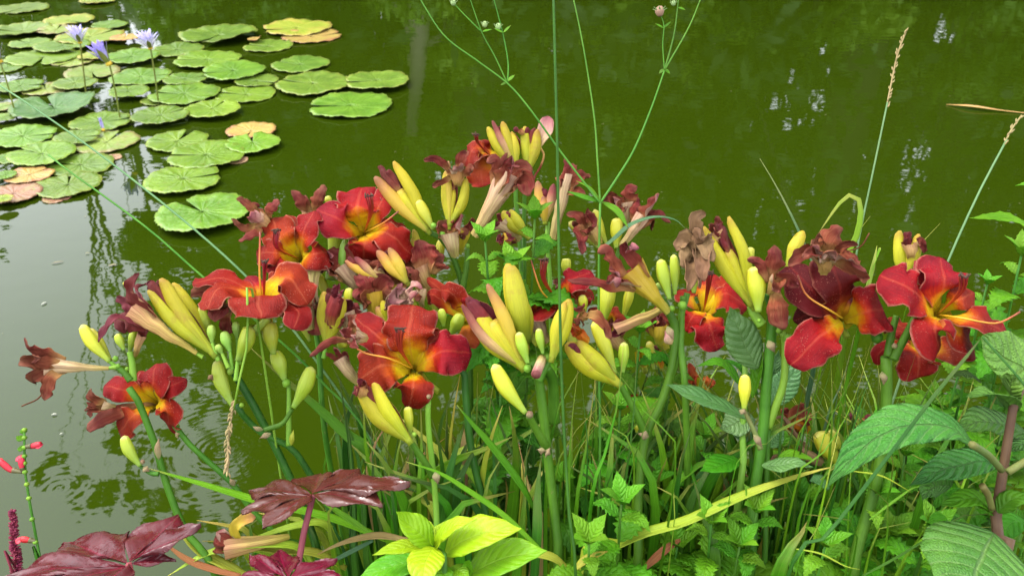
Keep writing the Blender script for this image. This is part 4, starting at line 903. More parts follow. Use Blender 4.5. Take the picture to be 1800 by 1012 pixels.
L.wilted(Z6, (395,650), (300,520), [((265,460),40,-.005),((230,480),30,0),((330,480),50,0)], .97, 36, 74, 'wilt_pale', 'wilt_dark'); L.bud(Z6, (290,460), (330,420), 90, 'bud_yellow', .98)
for b_, m_, lb_, mt in (((640,520),(600,470),[((575,440),50,0),((620,430),50,0),((560,480),50,-.01)],'wilt_pale'), ((760,520),(735,470),[((700,440),50,0),((740,420),46,0),((780,450),50,0)],'wilt_outside'), ((600,600),(575,560),[((545,540),50,0),((590,520),46,0),((560,590),40,-.01)],'wilt_outside'),
        ((800,450),(790,410),[((770,385),40,0),((815,380),36,0)],'wilt_pale'), ((700,540),(690,500),[((660,480),46,0),((715,470),46,0),((690,465),40,0)],'tepal_yellow_brown')):
    L.wilted(ID, b_, m_, lb_, 1.03, 14, 34, mt, 'wilt_dark', 'wilt_pale')
for b_, t_, w_ in (((770,560),(745,490),22), ((585,545),(560,480),20), ((640,470),(650,410),18), ((690,480),(675,430),18), ((545,600),(520,545),20)): L.bud(ID, b_, t_, w_, 'bud_yellow', 1.04)
# ---- low yellow pair under the big flower
L = Lily('daylily with a split yellow bud low under the big front flower', 770, .92)
L.stem(Y4, [(420,1012),(412,740),(400,540),(382,380),(370,250),(372,130)], .0048, 'stem_pale', True, d=(.93,.90)); L.node(Y4, (372,130), 34, .895, 'bract')
L.stem(Y4, [(395,520),(340,430),(275,340)], .0046, 'stem_green', d=(.90,.88), name='branch'); L.bract(Y4, (405,500), (415,560), 40, .885)
L.closing(Z6, (672,965), [((398,690),118,.08),((478,652),88,.04)], .875); L.bud(Z6, (680,925), (665,780), 64, 'bud_yellow', .89, tipr=.6); L.node(Z6, (700,930), 34, .88)
L.wilted(Z6, (440,720), (415,670), [((395,640),36,0),((440,640),40,-.005),((385,720),40,-.005)], .882, 50, 60, 'wilt_dark')
# ---- centre: stout yellow buds
L = Lily('daylily in the centre with stout yellow buds, a hanging bud and a cut stalk', 970, .9)
L.stem(Y4, [(1010,1012),(990,700),(955,400),(935,200),(905,0),(880,-40)], .0078, 'stem_green', True, d=(.93,.885)); L.stem(Y4, [(955,400),(945,370),(900,290),(865,225)], .0056, 'stem_green', d=(.9,.87), name='branch')
L.bract(Y4, (945,395), (970,410), 60, .88); L.bract(Y4, (930,380), (925,415), 50, .88); L.node(Y4, (868,220), 50, .868, 'bract')
L.bud(Z6, (1300,815), (1128,552), 108, 'bud_yellow', .865, .05)
L.closing(Z6, (1285,570), [((1015,252),150,.07),((1095,120),80,-.03,'tepal_yellow_brown'),((955,232),60,.08,'wilt_outside')], .885); L.bud(Z6, (1265,490), (1160,320), 84, 'bud_yellow', .90, -.03)
L.closing(Z6, (1300,480), [((1205,10),130,.0),((1290,190),80,-.06)], .905, heart=False); L.add(sheet('tepal', [W(*Z6((1310,440)),.9), W(*Z6((1270,260)),.885), W(*Z6((1225,20)),.895)], prof_petal(.0115,.5,.45,2,.3), V(.2,0,1), ['tepal_yellow','wilt_inside'], 16, 8, roll=.8, th=.001))
L.bud(Z6, (1312,548), (1262,378), 78, 'bud_lime', .875, .02); L.node(Z7, (425,630), 56, .885); L.node(Z7, (525,575), 52, .89)
L.bud(Z7, (505,555), (482,425), 58, 'bud_lime', .88, .02); L.closing(Z7, (550,580), [((640,276),96,-.03),((620,290),70,.06)], .875, heart=False); L.stem(Z7, [(480,690),(520,610),(545,570)], .0056, 'stem_green', d=.89, name='branch')
L.add(tube('cut_stalk', [W(*Z7((500,580)),.885), W(*Z7((468,660)),.86)], .0052, 'wilt_pale', 4, 10)); L.stem(Z7, [(560,900),(555,700),(520,620)], .0075, 'stem_green', d=(.93,.89), name='branch')
L.flower(Z6, (975,300), [((845,150),(905,170),130,-.01,-.01,'p'), ((770,230),(800,180),90,.01,.0,'s'), ((985,180),(960,210),110,.0,-.005,'p'), ((1050,440),(980,390),110,.0,-.01,'p',{'mat':'petal_orange'}), ((770,90),(820,130),70,.02,.01,'s')], .98, (-.4,.5,.8), 'petal_red', stalk=(950,420)); L.bud(Z6, (860,350), (845,252), 58, 'bud_lime', .965); L.bud(Z6, (895,400), (950,280), 90, 'bud_lime', .96)
# ---- centre right
L = Lily('daylily with a large wilted trumpet and twin green-yellow buds beside the brown dried bloom', 1120, .93)
L.stem(Y3, [(280,1012),(285,700),(315,440),(380,300),(425,150),(438,0),(410,-80),(380,-130)], .0072, 'stem_green', True, d=(.95,.91)); L.stem(Y3, [(410,220),(455,80),(465,-60),(470,-140)], .0050, 'stem_green', d=(.93,.92), name='branch'); L.node(Z8, (285,640), 76, .915); L.node(Z8, (220,660), 52, .905)
L.stem(Y3, [(315,430),(270,330),(205,215)], .0050, 'stem_green', d=(.93,.91), name='branch'); L.bract(Y3, (330,440), (285,420), 40, .91); L.bract(Y3, (425,60), (395,5), 46, .90, 'wilt_pale'); L.bract(Z8, (190,770), (230,860), 50, .9)
L.wilted(Z7, (1140,345), (945,130), [((782,38),90,-.01,(850,30)),((990,18),70,-.02,(920,20)),((636,175),70,-.02,(760,175)),((840,130),100,-.01),((900,180),70,-.03,(860,190))], .90, 34, 150, 'tepal_yellow_brown', 'wilt_dark', 'wilt_pale', crumple=.0025, dz=-.008)
L.wilted(Z7, (1105,330), (870,430), [((840,455),40,0),((860,410),30,0)], .95, 36, 64, 'wilt_outside'); L.bud(Z8, (205,600), (148,345), 104, 'bud_lime', .9, .02); L.bud(Z8, (240,570), (232,315), 78, 'bud_lime', .915, -.02); L.bud(Z8, (170,550), (120,500), 50, 'bud_green', .915)
L.closing(Z7, (885,705), [((622,500),128,.06),((680,490),90,-.01)], .89); L.wilted(Z7, (720,490), (690,450), [((640,420),50,0),((660,400),40,0)], .91, 40, 60, 'petal_orange', 'petal_orange')
L.bud(Z7, (870,655), (760,390), 90, 'bud_yellow', .925, -.02); L.bud(Z7, (805,410), (845,190), 112, 'bud_yellow', .99, 0, tipr=.7); L.bud(Z7, (910,650), (918,495), 70, 'bud_lime', .93)
L.flower(Z7, (590,270), [((752,135),(640,190),150,-.005,-.02,'p'), ((430,372),(500,320),140,.0,-.02,'p'), ((750,240),(680,230),120,.01,-.01,'s'), ((270,350),(350,345),90,.02,.01,'s'), ((560,380),(570,330),120,.0,-.02,'p')], 1.02, (0,.7,.6), 'petal_red', stamens=((512,80),22,(510,180)), pistil=[(500,240),(440,70)], stalk=(600,420))
L.flower(Z7, (830,400), [((735,330),(780,350),90,0,-.01,'p'), ((928,370),(880,350),100,0,-.01,'p'), ((850,310),(840,350),80,.02,.0,'s')], 1.02, (0,.7,.6), 'petal_red', stalk=(840,500)); L.wilted(Z7, (720,370), (700,350), [((850,480),60,-.02,(790,380)),((680,310),50,0),((700,400),60,0)], .9, 30, 60, 'wilt_dark', 'wilt_dark')
L.bud(Z7, (720,340), (700,255), 60, 'bud_yellow', 1.0); L.bud(Z7, (620,160), (625,70), 64, 'bud_yellow', 1.05, tipr=.6)
for b_, m_, lb_, mt in (((1010,560),(1000,515),[((975,490),44,0),((1020,480),40,0),((985,530),40,0)],'wilt_outside'), ((960,600),(940,560),[((910,545),40,0),((950,530),36,0)],'wilt_pale'), ((1100,620),(1075,590),[((1050,575),40,0),((1090,560),36,0)],'wilt_outside'), ((1170,610),(1150,570),[((1130,550),40,0),((1165,540),40,0)],'tepal_yellow_brown')):
    L.wilted(ID, b_, m_, lb_, 1.04, 14, 32, mt, 'wilt_dark', 'wilt_pale')
for b_, t_, w_ in (((1060,600),(1068,500),30), ((1095,560),(1110,500),22), ((1020,640),(1000,580),24), ((930,640),(945,560),22), ((1150,650),(1140,600),20)): L.bud(ID, b_, t_, w_, 'bud_yellow', 1.05)
L.flower(ID, (1000,545), [((960,520),(975,525),44,0,-.01,'p'), ((1040,510),(1020,520),44,0,-.01,'p'), ((985,570),(990,555),40,0,-.012,'p'), ((1015,500),(1008,520),36,.01,0,'s')], 1.06, (0,.6,.8), 'petal_red', stalk=(1005,590))
# ---- dried brown bloom + long yellow + open flower behind
L = Lily('daylily with a papery brown dried bloom and two long yellow tepals above a stout stem', 1320, .92)
L.stem(Y3, [(735,1050),(760,700),(800,420),(815,200),(835,0),(835,-110),(825,-150)], .0088, 'stem_green', True, d=(.94,.905)); L.stem(Z8, [(790,760),(740,690),(720,640)], .0065, 'stem_pale', d=.905, name='branch'); L.bract(Z8, (830,860), (870,940), 60, .89); L.node(Z8, (775,735), 34, .89)
L.stem(Z8, [(310,1300),(275,900),(280,700),(320,560)], .0055, 'stem_green', True, d=.925, name='branch')
L.closing(Z8, (735,650), [((418,138),104,.03),((582,72),92,-.06)], .895); L.wilted(Z8, (520,260), (500,170), [((515,75),50,0),((450,120),60,.0),((490,140),60,-.01)], .91, 50, 80, 'wilt_outside', 'wilt_dark', 'wilt_inside')
L.bud(Z8, (770,680), (748,392), 148, 'bud_yellow', .885, 0, tipr=.55); L.bud(Z8, (700,420), (725,270), 74, 'bud_yellow', .92, 0, tipr=.5); L.bud(Z8, (360,560), (360,380), 96, 'bud_yellow', .925, 0)
L.wilted(Z8, (345,500), (370,250), [((435,60),110,.0,(360,100)),((245,300),100,-.01,(310,240)),((315,560),90,-.03,(330,400)),((470,350),110,-.03,(430,250)),((420,220),120,-.03),((300,400),90,-.02),((430,480),110,-.035,(400,340)),((390,530),60,-.03)], .905, 60, 120, 'dry_brown', 'dry_brown', 'dry_brown', crumple=.005)
L.flower(Z8, (430,640), [((695,650),(560,560),240,-.01,-.02,'p',{'n':(.3,.7,.7)}), ((505,925),(460,770),220,-.03,-.03,'p',{'n':(0,.7,.8)}), ((300,800),(350,710),150,-.01,-.02,'p',{'n':(-.3,.7,.7)}), ((440,410),(440,520),190,.03,.01,'s'), ((265,540),(340,590),150,.02,.0,'s'), ((610,450),(540,520),150,.03,.01,'s')], 1.0, (0,.75,.65), 'petal_red_fresh', stamens=((460,430),26,(450,530)), stalk=(440,900))
L.bud(Y3, (722,325), (726,182), 64, 'bud_yellow', .88, 0); L.stem(Y3, [(790,490),(765,420),(722,330)], .0034, 'stem_brown_green', d=.885, name='pedicel'); L.bract(Y3, (760,430), (795,480), 30, .875); L.bract(Y3, (700,330), (730,345), 30, .875)
# ---- the dark flower
L = Lily('daylily with a deep dark-red flower under crumpled maroon wilted blooms', 1400, .9)
L.stem(Y3, [(820,400),(845,330),(885,210),(888,60),(880,10)], .0052, 'stem_pale', False, d=(.93,.91)); L.stem(Y3, [(800,1012),(810,700),(820,400)], .005, 'stem_green', True, d=(.95,.93)); L.node(Z8, (960,850), 80, .905); L.node(Z8, (900,800), 50, .905)
L.flower(Y1, (635,590), [((295,300),(440,450),300,.015,-.012,'p',{'mat':'petal_dark','cup':.2}), ((520,232),(590,400),300,.0,-.022,'p',{'mat':'petal_dark','cup':.1}), ((850,550),(760,560),290,-.005,-.02,'s',{'tip':.8,'rnd':6,'mat':'petal_red','cup':.1,'n':(-.2,.2,1)}), ((300,885),(480,715),250,-.03,-.035,'p',{'ruf':.3,'mat':'petal_red','cup':-.1}), ((320,620),(450,570),180,.01,-.01,'s',{'mat':'petal_dark'}), ((700,420),(650,480),130,.025,.012,'s',{'mat':'petal_dark'})],
    .9, (.0,.3,1), 'petal_dark', pistil=[(540,560),(400,470),(345,350)], stalk=(640,720))
L.wilted(Z8, (830,560), (880,470), [((880,255),120,.0,(890,350)),((698,348),70,-.005,(790,380)),((1025,525),90,-.01,(960,470)),((860,560),90,-.01)], .885, 40, 90, 'wilt_dark', 'wilt_dark', 'wilt_pale', crumple=.004); L.add(sheet('petal', [W(*Z8((880,550)),.885), W(*Z8((905,650)),.872), W(*Z8((935,785)),.878)], prof_petal(.0125,.5,.5,1.8,.18), CF, ['wilt_dark'], 18, 12, roll=.7, crumple=.004, th=.001, ur=(.4,.95)))
L.wilted(Y1, (500,330), (500,220), [((625,65),150,.0,(560,150)),((290,290),80,-.01,(390,230)),((745,330),80,-.02,(650,230)),((480,100),70,.0),((420,180),110,-.02),((560,210),100,-.03),((700,290),110,-.03,(620,250)),((740,410),70,-.02,(720,350)),((690,170),60,-.015),((380,250),80,-.03)], .875, 60, 140, 'wilt_dark', 'wilt_dark', 'wilt_pale', crumple=.005, pist=[(700,190),(770,100)])
L.closing(Y1, (285,300), [((380,88),96,.03)], .92, heart=False)
# ---- far right flower
L = Lily('daylily at the picture edge with a wide red flower, its pistil reaching far out', 1560, .9)
L.stem(Y2, [(225,1050),(250,900),(330,620),(365,380),(372,200),(368,110)], .0090, 'stem_green', True, d=(.93,.90)); L.stem(Y1, [(880,830),(900,700),(930,590)], .0052, 'stem_green', d=.895, name='branch'); L.stem(Y1, [(910,850),(970,740),(1060,560)], .0052, 'stem_green', d=.89, name='branch'); L.node(Y1, (920,770), 46, .885, 'bract'); L.node(Y1, (815,720), 90, .895, 'stem_green'); L.bract(Y1, (845,920), (850,1000), 44, .885)
L.flower(Y1, (1205,560), [((835,350),(1010,430),280,-.015,-.026,'p',{'tip':.5,'rnd':3.5}), ((1185,245),(1215,395),290,.01,-.016,'p'), ((1090,245),(1150,340),190,.03,.004,'s'), ((1390,455),(1300,490),160,.01,-.012,'s'), ((1185,805),(1160,670),260,-.01,-.034,'s',{'tip':.4,'rnd':3,'n':(-.1,.5,.9)}), ((1590,705),(1400,600),240,-.005,-.024,'p',{'n':(.1,.6,.8)}), ((1395,800),(1310,700),200,.012,-.012,'p')], .88, (.1,.45,1), 'petal_red', stamens=((1330,352),34,(1310,450)), pistil=[(1300,600),(1500,635),(1590,610),(1665,565)], stalk=(1000,720))
L.flower(Y1, (1085,745), [((1060,958),(1060,850),240,-.02,-.025,'p',{'tip':.6,'rnd':4}), ((1350,770),(1220,790),180,.0,-.01,'p'), ((815,885),(845,790),90,.0,0,'s'), ((920,670),(985,700),110,.0,-.005,'s'), ((880,600),(960,660),100,.02,.01,'p')], .93, (0,.45,1), 'petal_red', stalk=(930,900), tr=.009)
L.closing(Y1, (970,400), [((950,85),92,.02),((1065,105),84,-.05)], .91); L.wilted(Y1, (1010,260), (1005,160), [((1005,78),36,0),((985,130),40,0),((1100,215),40,.0,(1075,150))], .915, 60, 70, 'wilt_outside')
# ---- low blooms seen through the leaves
L = Lily('low daylily with orange-red flowers half hidden behind leaves', 1150, 1.06)
L.stem(X3, [(560,1100),(540,700),(500,420)], .004, 'stem_green', True, d=1.06); L.closing(X3, (520,440), [((400,200),110,.05),((500,280),90,-.03,'petal_orange')], 1.05)
L.flower(X3, (880,560), [((800,560),(830,530),100,0,-.01,'p',{'mat':'petal_orange'}), ((985,550),(930,560),110,0,-.01,'p',{'mat':'petal_orange'}), ((770,400),(800,470),80,0,0,'s'), ((700,510),(780,530),80,.01,0,'p',{'mat':'petal_orange'})], 1.05, (0,.6,.8), 'petal_orange', stalk=(860,700)); L.flower(X3, (380,830), [((320,740),(345,780),120,0,-.01,'p',{'mat':'petal_orange'}), ((465,700),(430,760),90,0,-.01,'p',{'mat':'petal_orange'}), ((260,660),(300,740),90,0,0,'s',{'mat':'petal_orange'}), ((180,700),(260,780),90,0,0,'p')], 1.05, (0,.6,.8), 'petal_orange', stalk=(400,980))
L.wilted(X3, (500,200), (500,60), [((420,10),60,0),((520,-30),80,0),((470,-20),90,0)], 1.0, 80, 110, 'tepal_yellow_brown', 'wilt_inside'); L.flower(X3, (370,330), [((330,390),(350,360),90,0,0,'p'), ((340,250),(350,290),70,0,0,'s'), ((410,350),(390,345),60,0,0,'p')], 1.07, (0,.4,1), 'petal_red', stalk=(380,480))
L.bud(X3, (340,960), (430,880), 90, 'bud_yellow', 1.02); L.bud(X3, (300,1012), (310,930), 70, 'bud_yellow', 1.02)
L = Lily('low daylily with a yellow bud and torn maroon blooms behind the grass blades', 1430, 1.0)
L.stem(X4, [(860,1100),(830,930),(760,860)], .004, 'stem_green', True, d=1.0); L.bud(X4, (765,870), (635,672), 140, 'bud_yellow', .985, .04, tipr=.5); L.bud(X4, (750,860), (715,655), 90, 'bud_yellow', .995, 0, tipr=.5)
L.wilted(X4, (560,650), (470,600), [((410,560),80,0),((380,680),60,0),((560,540),110,0,(520,570)),((530,690),60,0),((580,640),60,0)], 1.02, 60, 110, 'petal_orange', 'wilt_dark', 'petal_orange'); L.wilted(X4, (880,650), (890,610), [((815,570),50,0),((950,600),60,0),((840,670),50,0),((900,640),60,0)], 1.05, 50, 90, 'wilt_dark', 'wilt_inside', 'wilt_pale'); L.wilted(X4, (640,850), (520,790), [((340,850),50,0,(430,810)),((500,750),60,0),((360,600),26,0,(440,600))], .99, 60, 70, 'dry_brown', 'dry_brown', 'dry_brown')
# fallen bloom
a = W(*Y5((640,832)), .97); T = Thing('fallen_bloom', 'tan fallen daylily bloom lying on the drooping leaves beside the maroon leaf', 'fallen bloom', a)
T.add(tube('tube', [a, W(*Y5((560,850)),.96), W(*Y5((450,870)),.955), W(*Y5((350,885)),.95)], lambda u: .003+.0085*u, 'wilt_outside', 12, 12, 6, .15, False, (0, .5)))
for (tp, md, wp, m) in (((490,738),(400,790),60,'tepal_yellow_brown'), ((310,840),(340,850),60,'wilt_dark'), ((330,800),(340,830),50,'wilt_pale'), ((300,880),(330,880),50,'wilt_dark')):
    T.add(sheet('petal', [W(*Y5((420,872)),.955), W(*Y5(md),.945), W(*Y5(tp),.95)], prof_petal(wp*.955/F/2.583*.5, .5), CF, [m], 12, 6, cup=.5, crumple=.003))
# ================================================================ leaf fans, grasses, nettles and the other plants of the bank
def foot_at(col, d, ymax=1.06):
    p = W(col, 1012, d); return Vector((p.x, min(p.y, ymax), GZ-.02))
def path(R, pts, d):
    d0, d1 = d if isinstance(d, tuple) else (d, d); n = max(1, len(pts)-1)
    return [W(*R(p), d0+(d1-d0)*i/n) for i, p in enumerate(pts)]
class Clump(Thing):
    def __init__(s, name, label, cat, col, d, group=None):
        s.foot = foot_at(col, d); Thing.__init__(s, name, label, cat, s.foot, group); s.d = d
    def blade(s, R, pts, wpx, mat, d=None, ground=True, N=None, keel=.3, tip=.5, twist=0.0, name='leaf', base=.6, seed=None):
        d = d or s.d; P = path(R, pts, d); k = P and (proj(P[0])[2]+proj(P[-1])[2])/2/F/SC[id(R)]
        if ground:
            f = Vector((P[0].x*.75+s.foot.x*.25, min(P[0].y, 1.06), GZ-.02)); P = [f, f.lerp(P[0], .5)]+P
        rs = random.Random(seed if seed is not None else pts[0][0]*13+pts[-1][1])
        return s.add(sheet(name, P, prof_blade(wpx*k*.5, tip, base), N or (CF+V(rs.uniform(-.7, .7), .2, 0)), [mat], 8+5*len(P), 4, keel=keel, th=.0006, twist=twist, seed=1))
    def scatter(s, n, cols, tips, w, mats, ds, seed, name='leaf', bow=60, tip=None):
        """n blades from the foot area; cols: foot columns, tips: (x0,x1,y0,y1) where they end in the photo"""
        rs = random.Random(seed); tip = tip or (.74 if name == 'leaf' else .62)
        for _ in range(n):
            c = rs.uniform(*cols); d = rs.uniform(*ds); tx, ty = rs.uniform(tips[0], tips[1]), rs.uniform(tips[2], tips[3]); b = rs.uniform(-bow, bow)
            f = foot_at(c, d); t = W(tx, ty, d+rs.uniform(-.06, .05)); m = W((c*.45+tx*.55)+b, 1012*.4+ty*.6, d)
            hw = rs.uniform(*w)*d/F*.5; mat = rs.choice(mats)
            s.add(sheet(name, [f, f.lerp(m, .6)+Vector((0, 0, .02)), m, t], prof_blade(hw, tip, .7), CF+V(rs.uniform(-.6, .6), rs.uniform(0, .4), 0), [mat], 22, 4, keel=rs.uniform(.15, .45), th=.0005, twist=rs.uniform(-.4, .4), seed=1))
    def broad(s, R, pts, wpx, mat, d=None, N=None, teeth=0, depth=.12, pk=.38, fold=.25, cup=-.15, crumple=.0015, point=1.2, petiole=None, pr=.0016, pmat='stem_green', name='leaf', back=None, N1=None, nu=None, ruf=.05, par=None):
        d = d or s.d; P = path(R, pts, d); k = (proj(P[0])[2]+proj(P[-1])[2])/2/F/SC[id(R)]
        nu = nu or (max(26, teeth*3) if teeth else 22)
        o = s.add(sheet(name, P, prof_leaf(wpx*k*.5, pk, teeth, depth, point), N or V(0, .9, .6), [mat] + ([back] if back else []), nu, 10, cup=cup, keel=fold, crumple=crumple, th=.0006, N1=N1, ruf=ruf, seed=pts[0][0]), par)
        if petiole:
            s.add(tube('petiole', path(R, petiole, d), pr, pmat, 8, 6))
        return o

# ---- daylily leaf fans
FG = 'fans of daylily leaves'
K = Clump('daylily_fan', 'fan of broad green daylily leaves under the bud-heavy stem, crossing the water', 'leaf fan', 640, 1.0, FG)
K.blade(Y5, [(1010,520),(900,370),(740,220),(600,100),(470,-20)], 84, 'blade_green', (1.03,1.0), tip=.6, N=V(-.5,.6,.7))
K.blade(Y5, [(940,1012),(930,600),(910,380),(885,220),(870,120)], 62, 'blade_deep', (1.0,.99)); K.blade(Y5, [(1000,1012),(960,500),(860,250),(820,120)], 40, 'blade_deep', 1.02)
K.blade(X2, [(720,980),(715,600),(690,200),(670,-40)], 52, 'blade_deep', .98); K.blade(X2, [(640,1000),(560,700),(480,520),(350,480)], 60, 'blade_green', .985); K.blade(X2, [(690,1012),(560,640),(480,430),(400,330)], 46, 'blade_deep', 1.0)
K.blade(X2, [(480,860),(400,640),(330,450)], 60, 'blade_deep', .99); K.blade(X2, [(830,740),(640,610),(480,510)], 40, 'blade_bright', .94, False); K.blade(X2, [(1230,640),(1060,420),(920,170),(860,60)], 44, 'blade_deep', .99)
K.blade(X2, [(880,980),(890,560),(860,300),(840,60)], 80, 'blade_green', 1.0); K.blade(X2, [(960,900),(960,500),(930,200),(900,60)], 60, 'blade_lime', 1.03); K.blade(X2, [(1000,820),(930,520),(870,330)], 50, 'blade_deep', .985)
K.scatter(8, (600,720), (560,740,640,800), (14,24), ['blade_deep','blade_green'], (.98,1.08), 5)
K = Clump('daylily_fan', 'yellowing leaves drooping low over the water behind the fallen bloom', 'leaf fan', 520, 1.0, FG)
K.blade(Y5, [(760,1012),(700,900),(600,870),(400,880),(250,920),(90,1012)], 50, 'blade_lime', (.98,.93), False, N=V(0,.9,.5)); K.blade(Y5, [(900,900),(800,780),(680,785),(520,830),(430,860)], 44, 'blade_lime', (1.0,.97), False, N=V(0,.9,.5))
K.blade(Y5, [(900,980),(760,910),(600,900),(470,890),(350,960)], 50, 'blade_yellow', (.98,.95), False, N=V(0,.9,.5)); K.blade(Y5, [(480,1040),(380,980),(230,900),(140,815)], 54, 'blade_yellow', (.95,.94), False, N=V(0,.9,.5)); K.blade(Y5, [(420,1012),(300,985),(180,940),(65,855)], 34, 'blade_russet', (.94,.93), False, N=V(0,.8,.6))
K.blade(Y5, [(1180,850),(1050,832),(930,850),(830,885),(770,915)], 44, 'blade_tan', (.92,.9), False, N=V(0,.9,.5), tip=.3); K.blade(X2, [(840,780),(700,850),(600,900),(500,945)], 30, 'blade_blue', (.95,.92), False)
K.blade(Y5, [(800,1012),(640,960),(520,905),(440,900)], 56, 'blade_lime', (1.0,.97), False, N=V(0,.9,.5)); K.scatter(7, (470,640), (330,620,880,960), (10,20), ['blade_yellow','blade_lime','blade_green'], (.98,1.06), 6, bow=90)
K = Clump('daylily_fan', 'fan of dark and yellowed daylily leaves below the big front flower', 'leaf fan', 780, 1.0, FG)
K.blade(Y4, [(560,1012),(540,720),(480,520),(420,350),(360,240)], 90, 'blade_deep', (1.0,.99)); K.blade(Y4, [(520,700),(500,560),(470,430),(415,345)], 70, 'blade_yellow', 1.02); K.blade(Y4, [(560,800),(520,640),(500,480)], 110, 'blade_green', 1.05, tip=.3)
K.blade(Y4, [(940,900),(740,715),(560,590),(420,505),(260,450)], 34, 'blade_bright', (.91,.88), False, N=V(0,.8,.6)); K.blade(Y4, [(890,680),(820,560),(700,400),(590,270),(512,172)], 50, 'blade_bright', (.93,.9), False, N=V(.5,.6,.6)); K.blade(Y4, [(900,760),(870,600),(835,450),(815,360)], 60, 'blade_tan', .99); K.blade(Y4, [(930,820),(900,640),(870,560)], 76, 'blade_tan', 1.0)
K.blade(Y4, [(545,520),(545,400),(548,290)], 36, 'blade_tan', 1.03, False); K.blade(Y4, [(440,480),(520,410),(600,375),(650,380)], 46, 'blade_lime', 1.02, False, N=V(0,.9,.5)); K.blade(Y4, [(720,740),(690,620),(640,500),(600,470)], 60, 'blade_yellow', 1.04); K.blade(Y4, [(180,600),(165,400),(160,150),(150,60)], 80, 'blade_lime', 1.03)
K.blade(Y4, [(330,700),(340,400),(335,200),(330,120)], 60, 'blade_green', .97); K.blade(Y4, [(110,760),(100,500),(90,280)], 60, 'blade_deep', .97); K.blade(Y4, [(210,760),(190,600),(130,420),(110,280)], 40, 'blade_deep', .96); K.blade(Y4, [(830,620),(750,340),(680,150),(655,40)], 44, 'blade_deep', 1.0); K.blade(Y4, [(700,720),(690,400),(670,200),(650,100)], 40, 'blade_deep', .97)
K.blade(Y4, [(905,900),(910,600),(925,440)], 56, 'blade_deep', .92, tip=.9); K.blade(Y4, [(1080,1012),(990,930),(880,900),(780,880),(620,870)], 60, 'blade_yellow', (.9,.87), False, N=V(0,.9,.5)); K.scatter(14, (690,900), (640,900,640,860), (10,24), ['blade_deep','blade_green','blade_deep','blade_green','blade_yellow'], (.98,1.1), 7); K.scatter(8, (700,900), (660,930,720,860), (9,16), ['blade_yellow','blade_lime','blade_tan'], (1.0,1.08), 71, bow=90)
K.scatter(20, (640,960), (600,980,660,860), (14,26), ['blade_green','blade_bright','blade_green','blade_deep'], (.95,1.08), 72)
K = Clump('daylily_fan', 'fan of green daylily leaves behind the centre and brown-bloom stems', 'leaf fan', 1150, 1.0, FG)
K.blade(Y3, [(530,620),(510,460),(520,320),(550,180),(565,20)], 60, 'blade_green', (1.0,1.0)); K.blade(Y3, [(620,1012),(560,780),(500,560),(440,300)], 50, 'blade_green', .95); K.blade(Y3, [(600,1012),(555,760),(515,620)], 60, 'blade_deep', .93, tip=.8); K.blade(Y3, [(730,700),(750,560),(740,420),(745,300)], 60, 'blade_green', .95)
K.blade(Y3, [(60,960),(200,885),(320,835),(480,790),(700,690),(860,630),(1000,585),(1100,560)], 50, 'blade_lime', (.90,.90), True, N=V(0,.9,.55), tip=.85, base=.5); K.blade(Y3, [(270,580),(190,420),(140,330),(98,250)], 22, 'blade_bright', .9); K.blade(Y3, [(860,1012),(940,870),(1000,760)], 80, 'blade_green', .88, tip=.8)
K.blade(Y3, [(440,900),(580,700),(690,610),(730,590)], 34, 'blade_russet', 1.0, False); K.blade(Y3, [(310,980),(400,900),(480,850)], 34, 'blade_russet', .95, False); K.blade(Y3, [(30,980),(80,940),(160,910)], 40, 'blade_yellow', .86, False, N=V(0,.9,.5)); K.blade(Y3, [(430,820),(428,700),(436,555)], 16, 'blade_lime', .9)
K.scatter(18, (1000,1330), (1000,1340,640,820), (10,22), ['blade_green','blade_deep','blade_green'], (.96,1.1), 8); K.scatter(8, (1000,1300), (1000,1320,760,900), (12,24), ['blade_yellow','blade_lime','blade_russet'], (.98,1.08), 81, bow=100)
# ---- grasses
GG = 'grass tufts on the bank'
K.scatter(26, (1020,1420), (1000,1440,640,840), (13,24), ['blade_green','blade_bright','blade_green'], (.95,1.08), 82)
K = Clump('daylily_fan', 'loose fan of strap leaves in front of the dark red flower stem', 'leaf fan', 1520, 1.0, FG)
K.scatter(24, (1380,1720), (1340,1720,660,860), (12,22), ['blade_green','blade_bright','blade_green','blade_deep'], (.94,1.08), 83)
K = Clump('daylily_fan', 'broad bright strap leaves standing around the split low yellow bud stem', 'leaf fan', 760, .96, FG)
K.scatter(20, (600,900), (590,930,700,880), (17,28), ['blade_green','blade_bright','blade_green','blade_deep','blade_lime'], (.93,1.0), 91)
K = Clump('daylily_fan', 'broad strap leaves standing around the stout centre stems', 'leaf fan', 1180, .96, FG)
K.scatter(22, (1000,1360), (990,1400,700,880), (16,27), ['blade_green','blade_bright','blade_green','blade_deep'], (.93,1.0), 92)
K = Clump('grass_tuft', 'tuft of dark rush-like grass rising between the centre stems', 'grass', 1010, .96, GG)
K.scatter(16, (960,1080), (900,1180,600,760), (4,9), ['blade_deep','blade_green'], (.9,1.05), 9, 'blade', 50)
K.blade(Y3, [(15,1012),(0,700),(10,400),(45,100)], 18, 'blade_green', .9, name='blade'); K.blade(Y3, [(85,760),(150,500),(200,300),(225,60)], 30, 'blade_green', .88, name='blade'); K.blade(Y3, [(75,600),(60,300),(50,170)], 14, 'blade_deep', .92, name='blade'); K.blade(Y3, [(440,560),(330,370),(235,215),(60,20)], 14, 'blade_green', .86, name='blade'); K.blade(Y3, [(30,760),(70,500),(110,200)], 40, 'blade_green', .93, name='blade')
K = Clump('grass_tuft', 'tuft of long grass blades crossing under the dark red flower', 'grass', 1470, .95, GG)
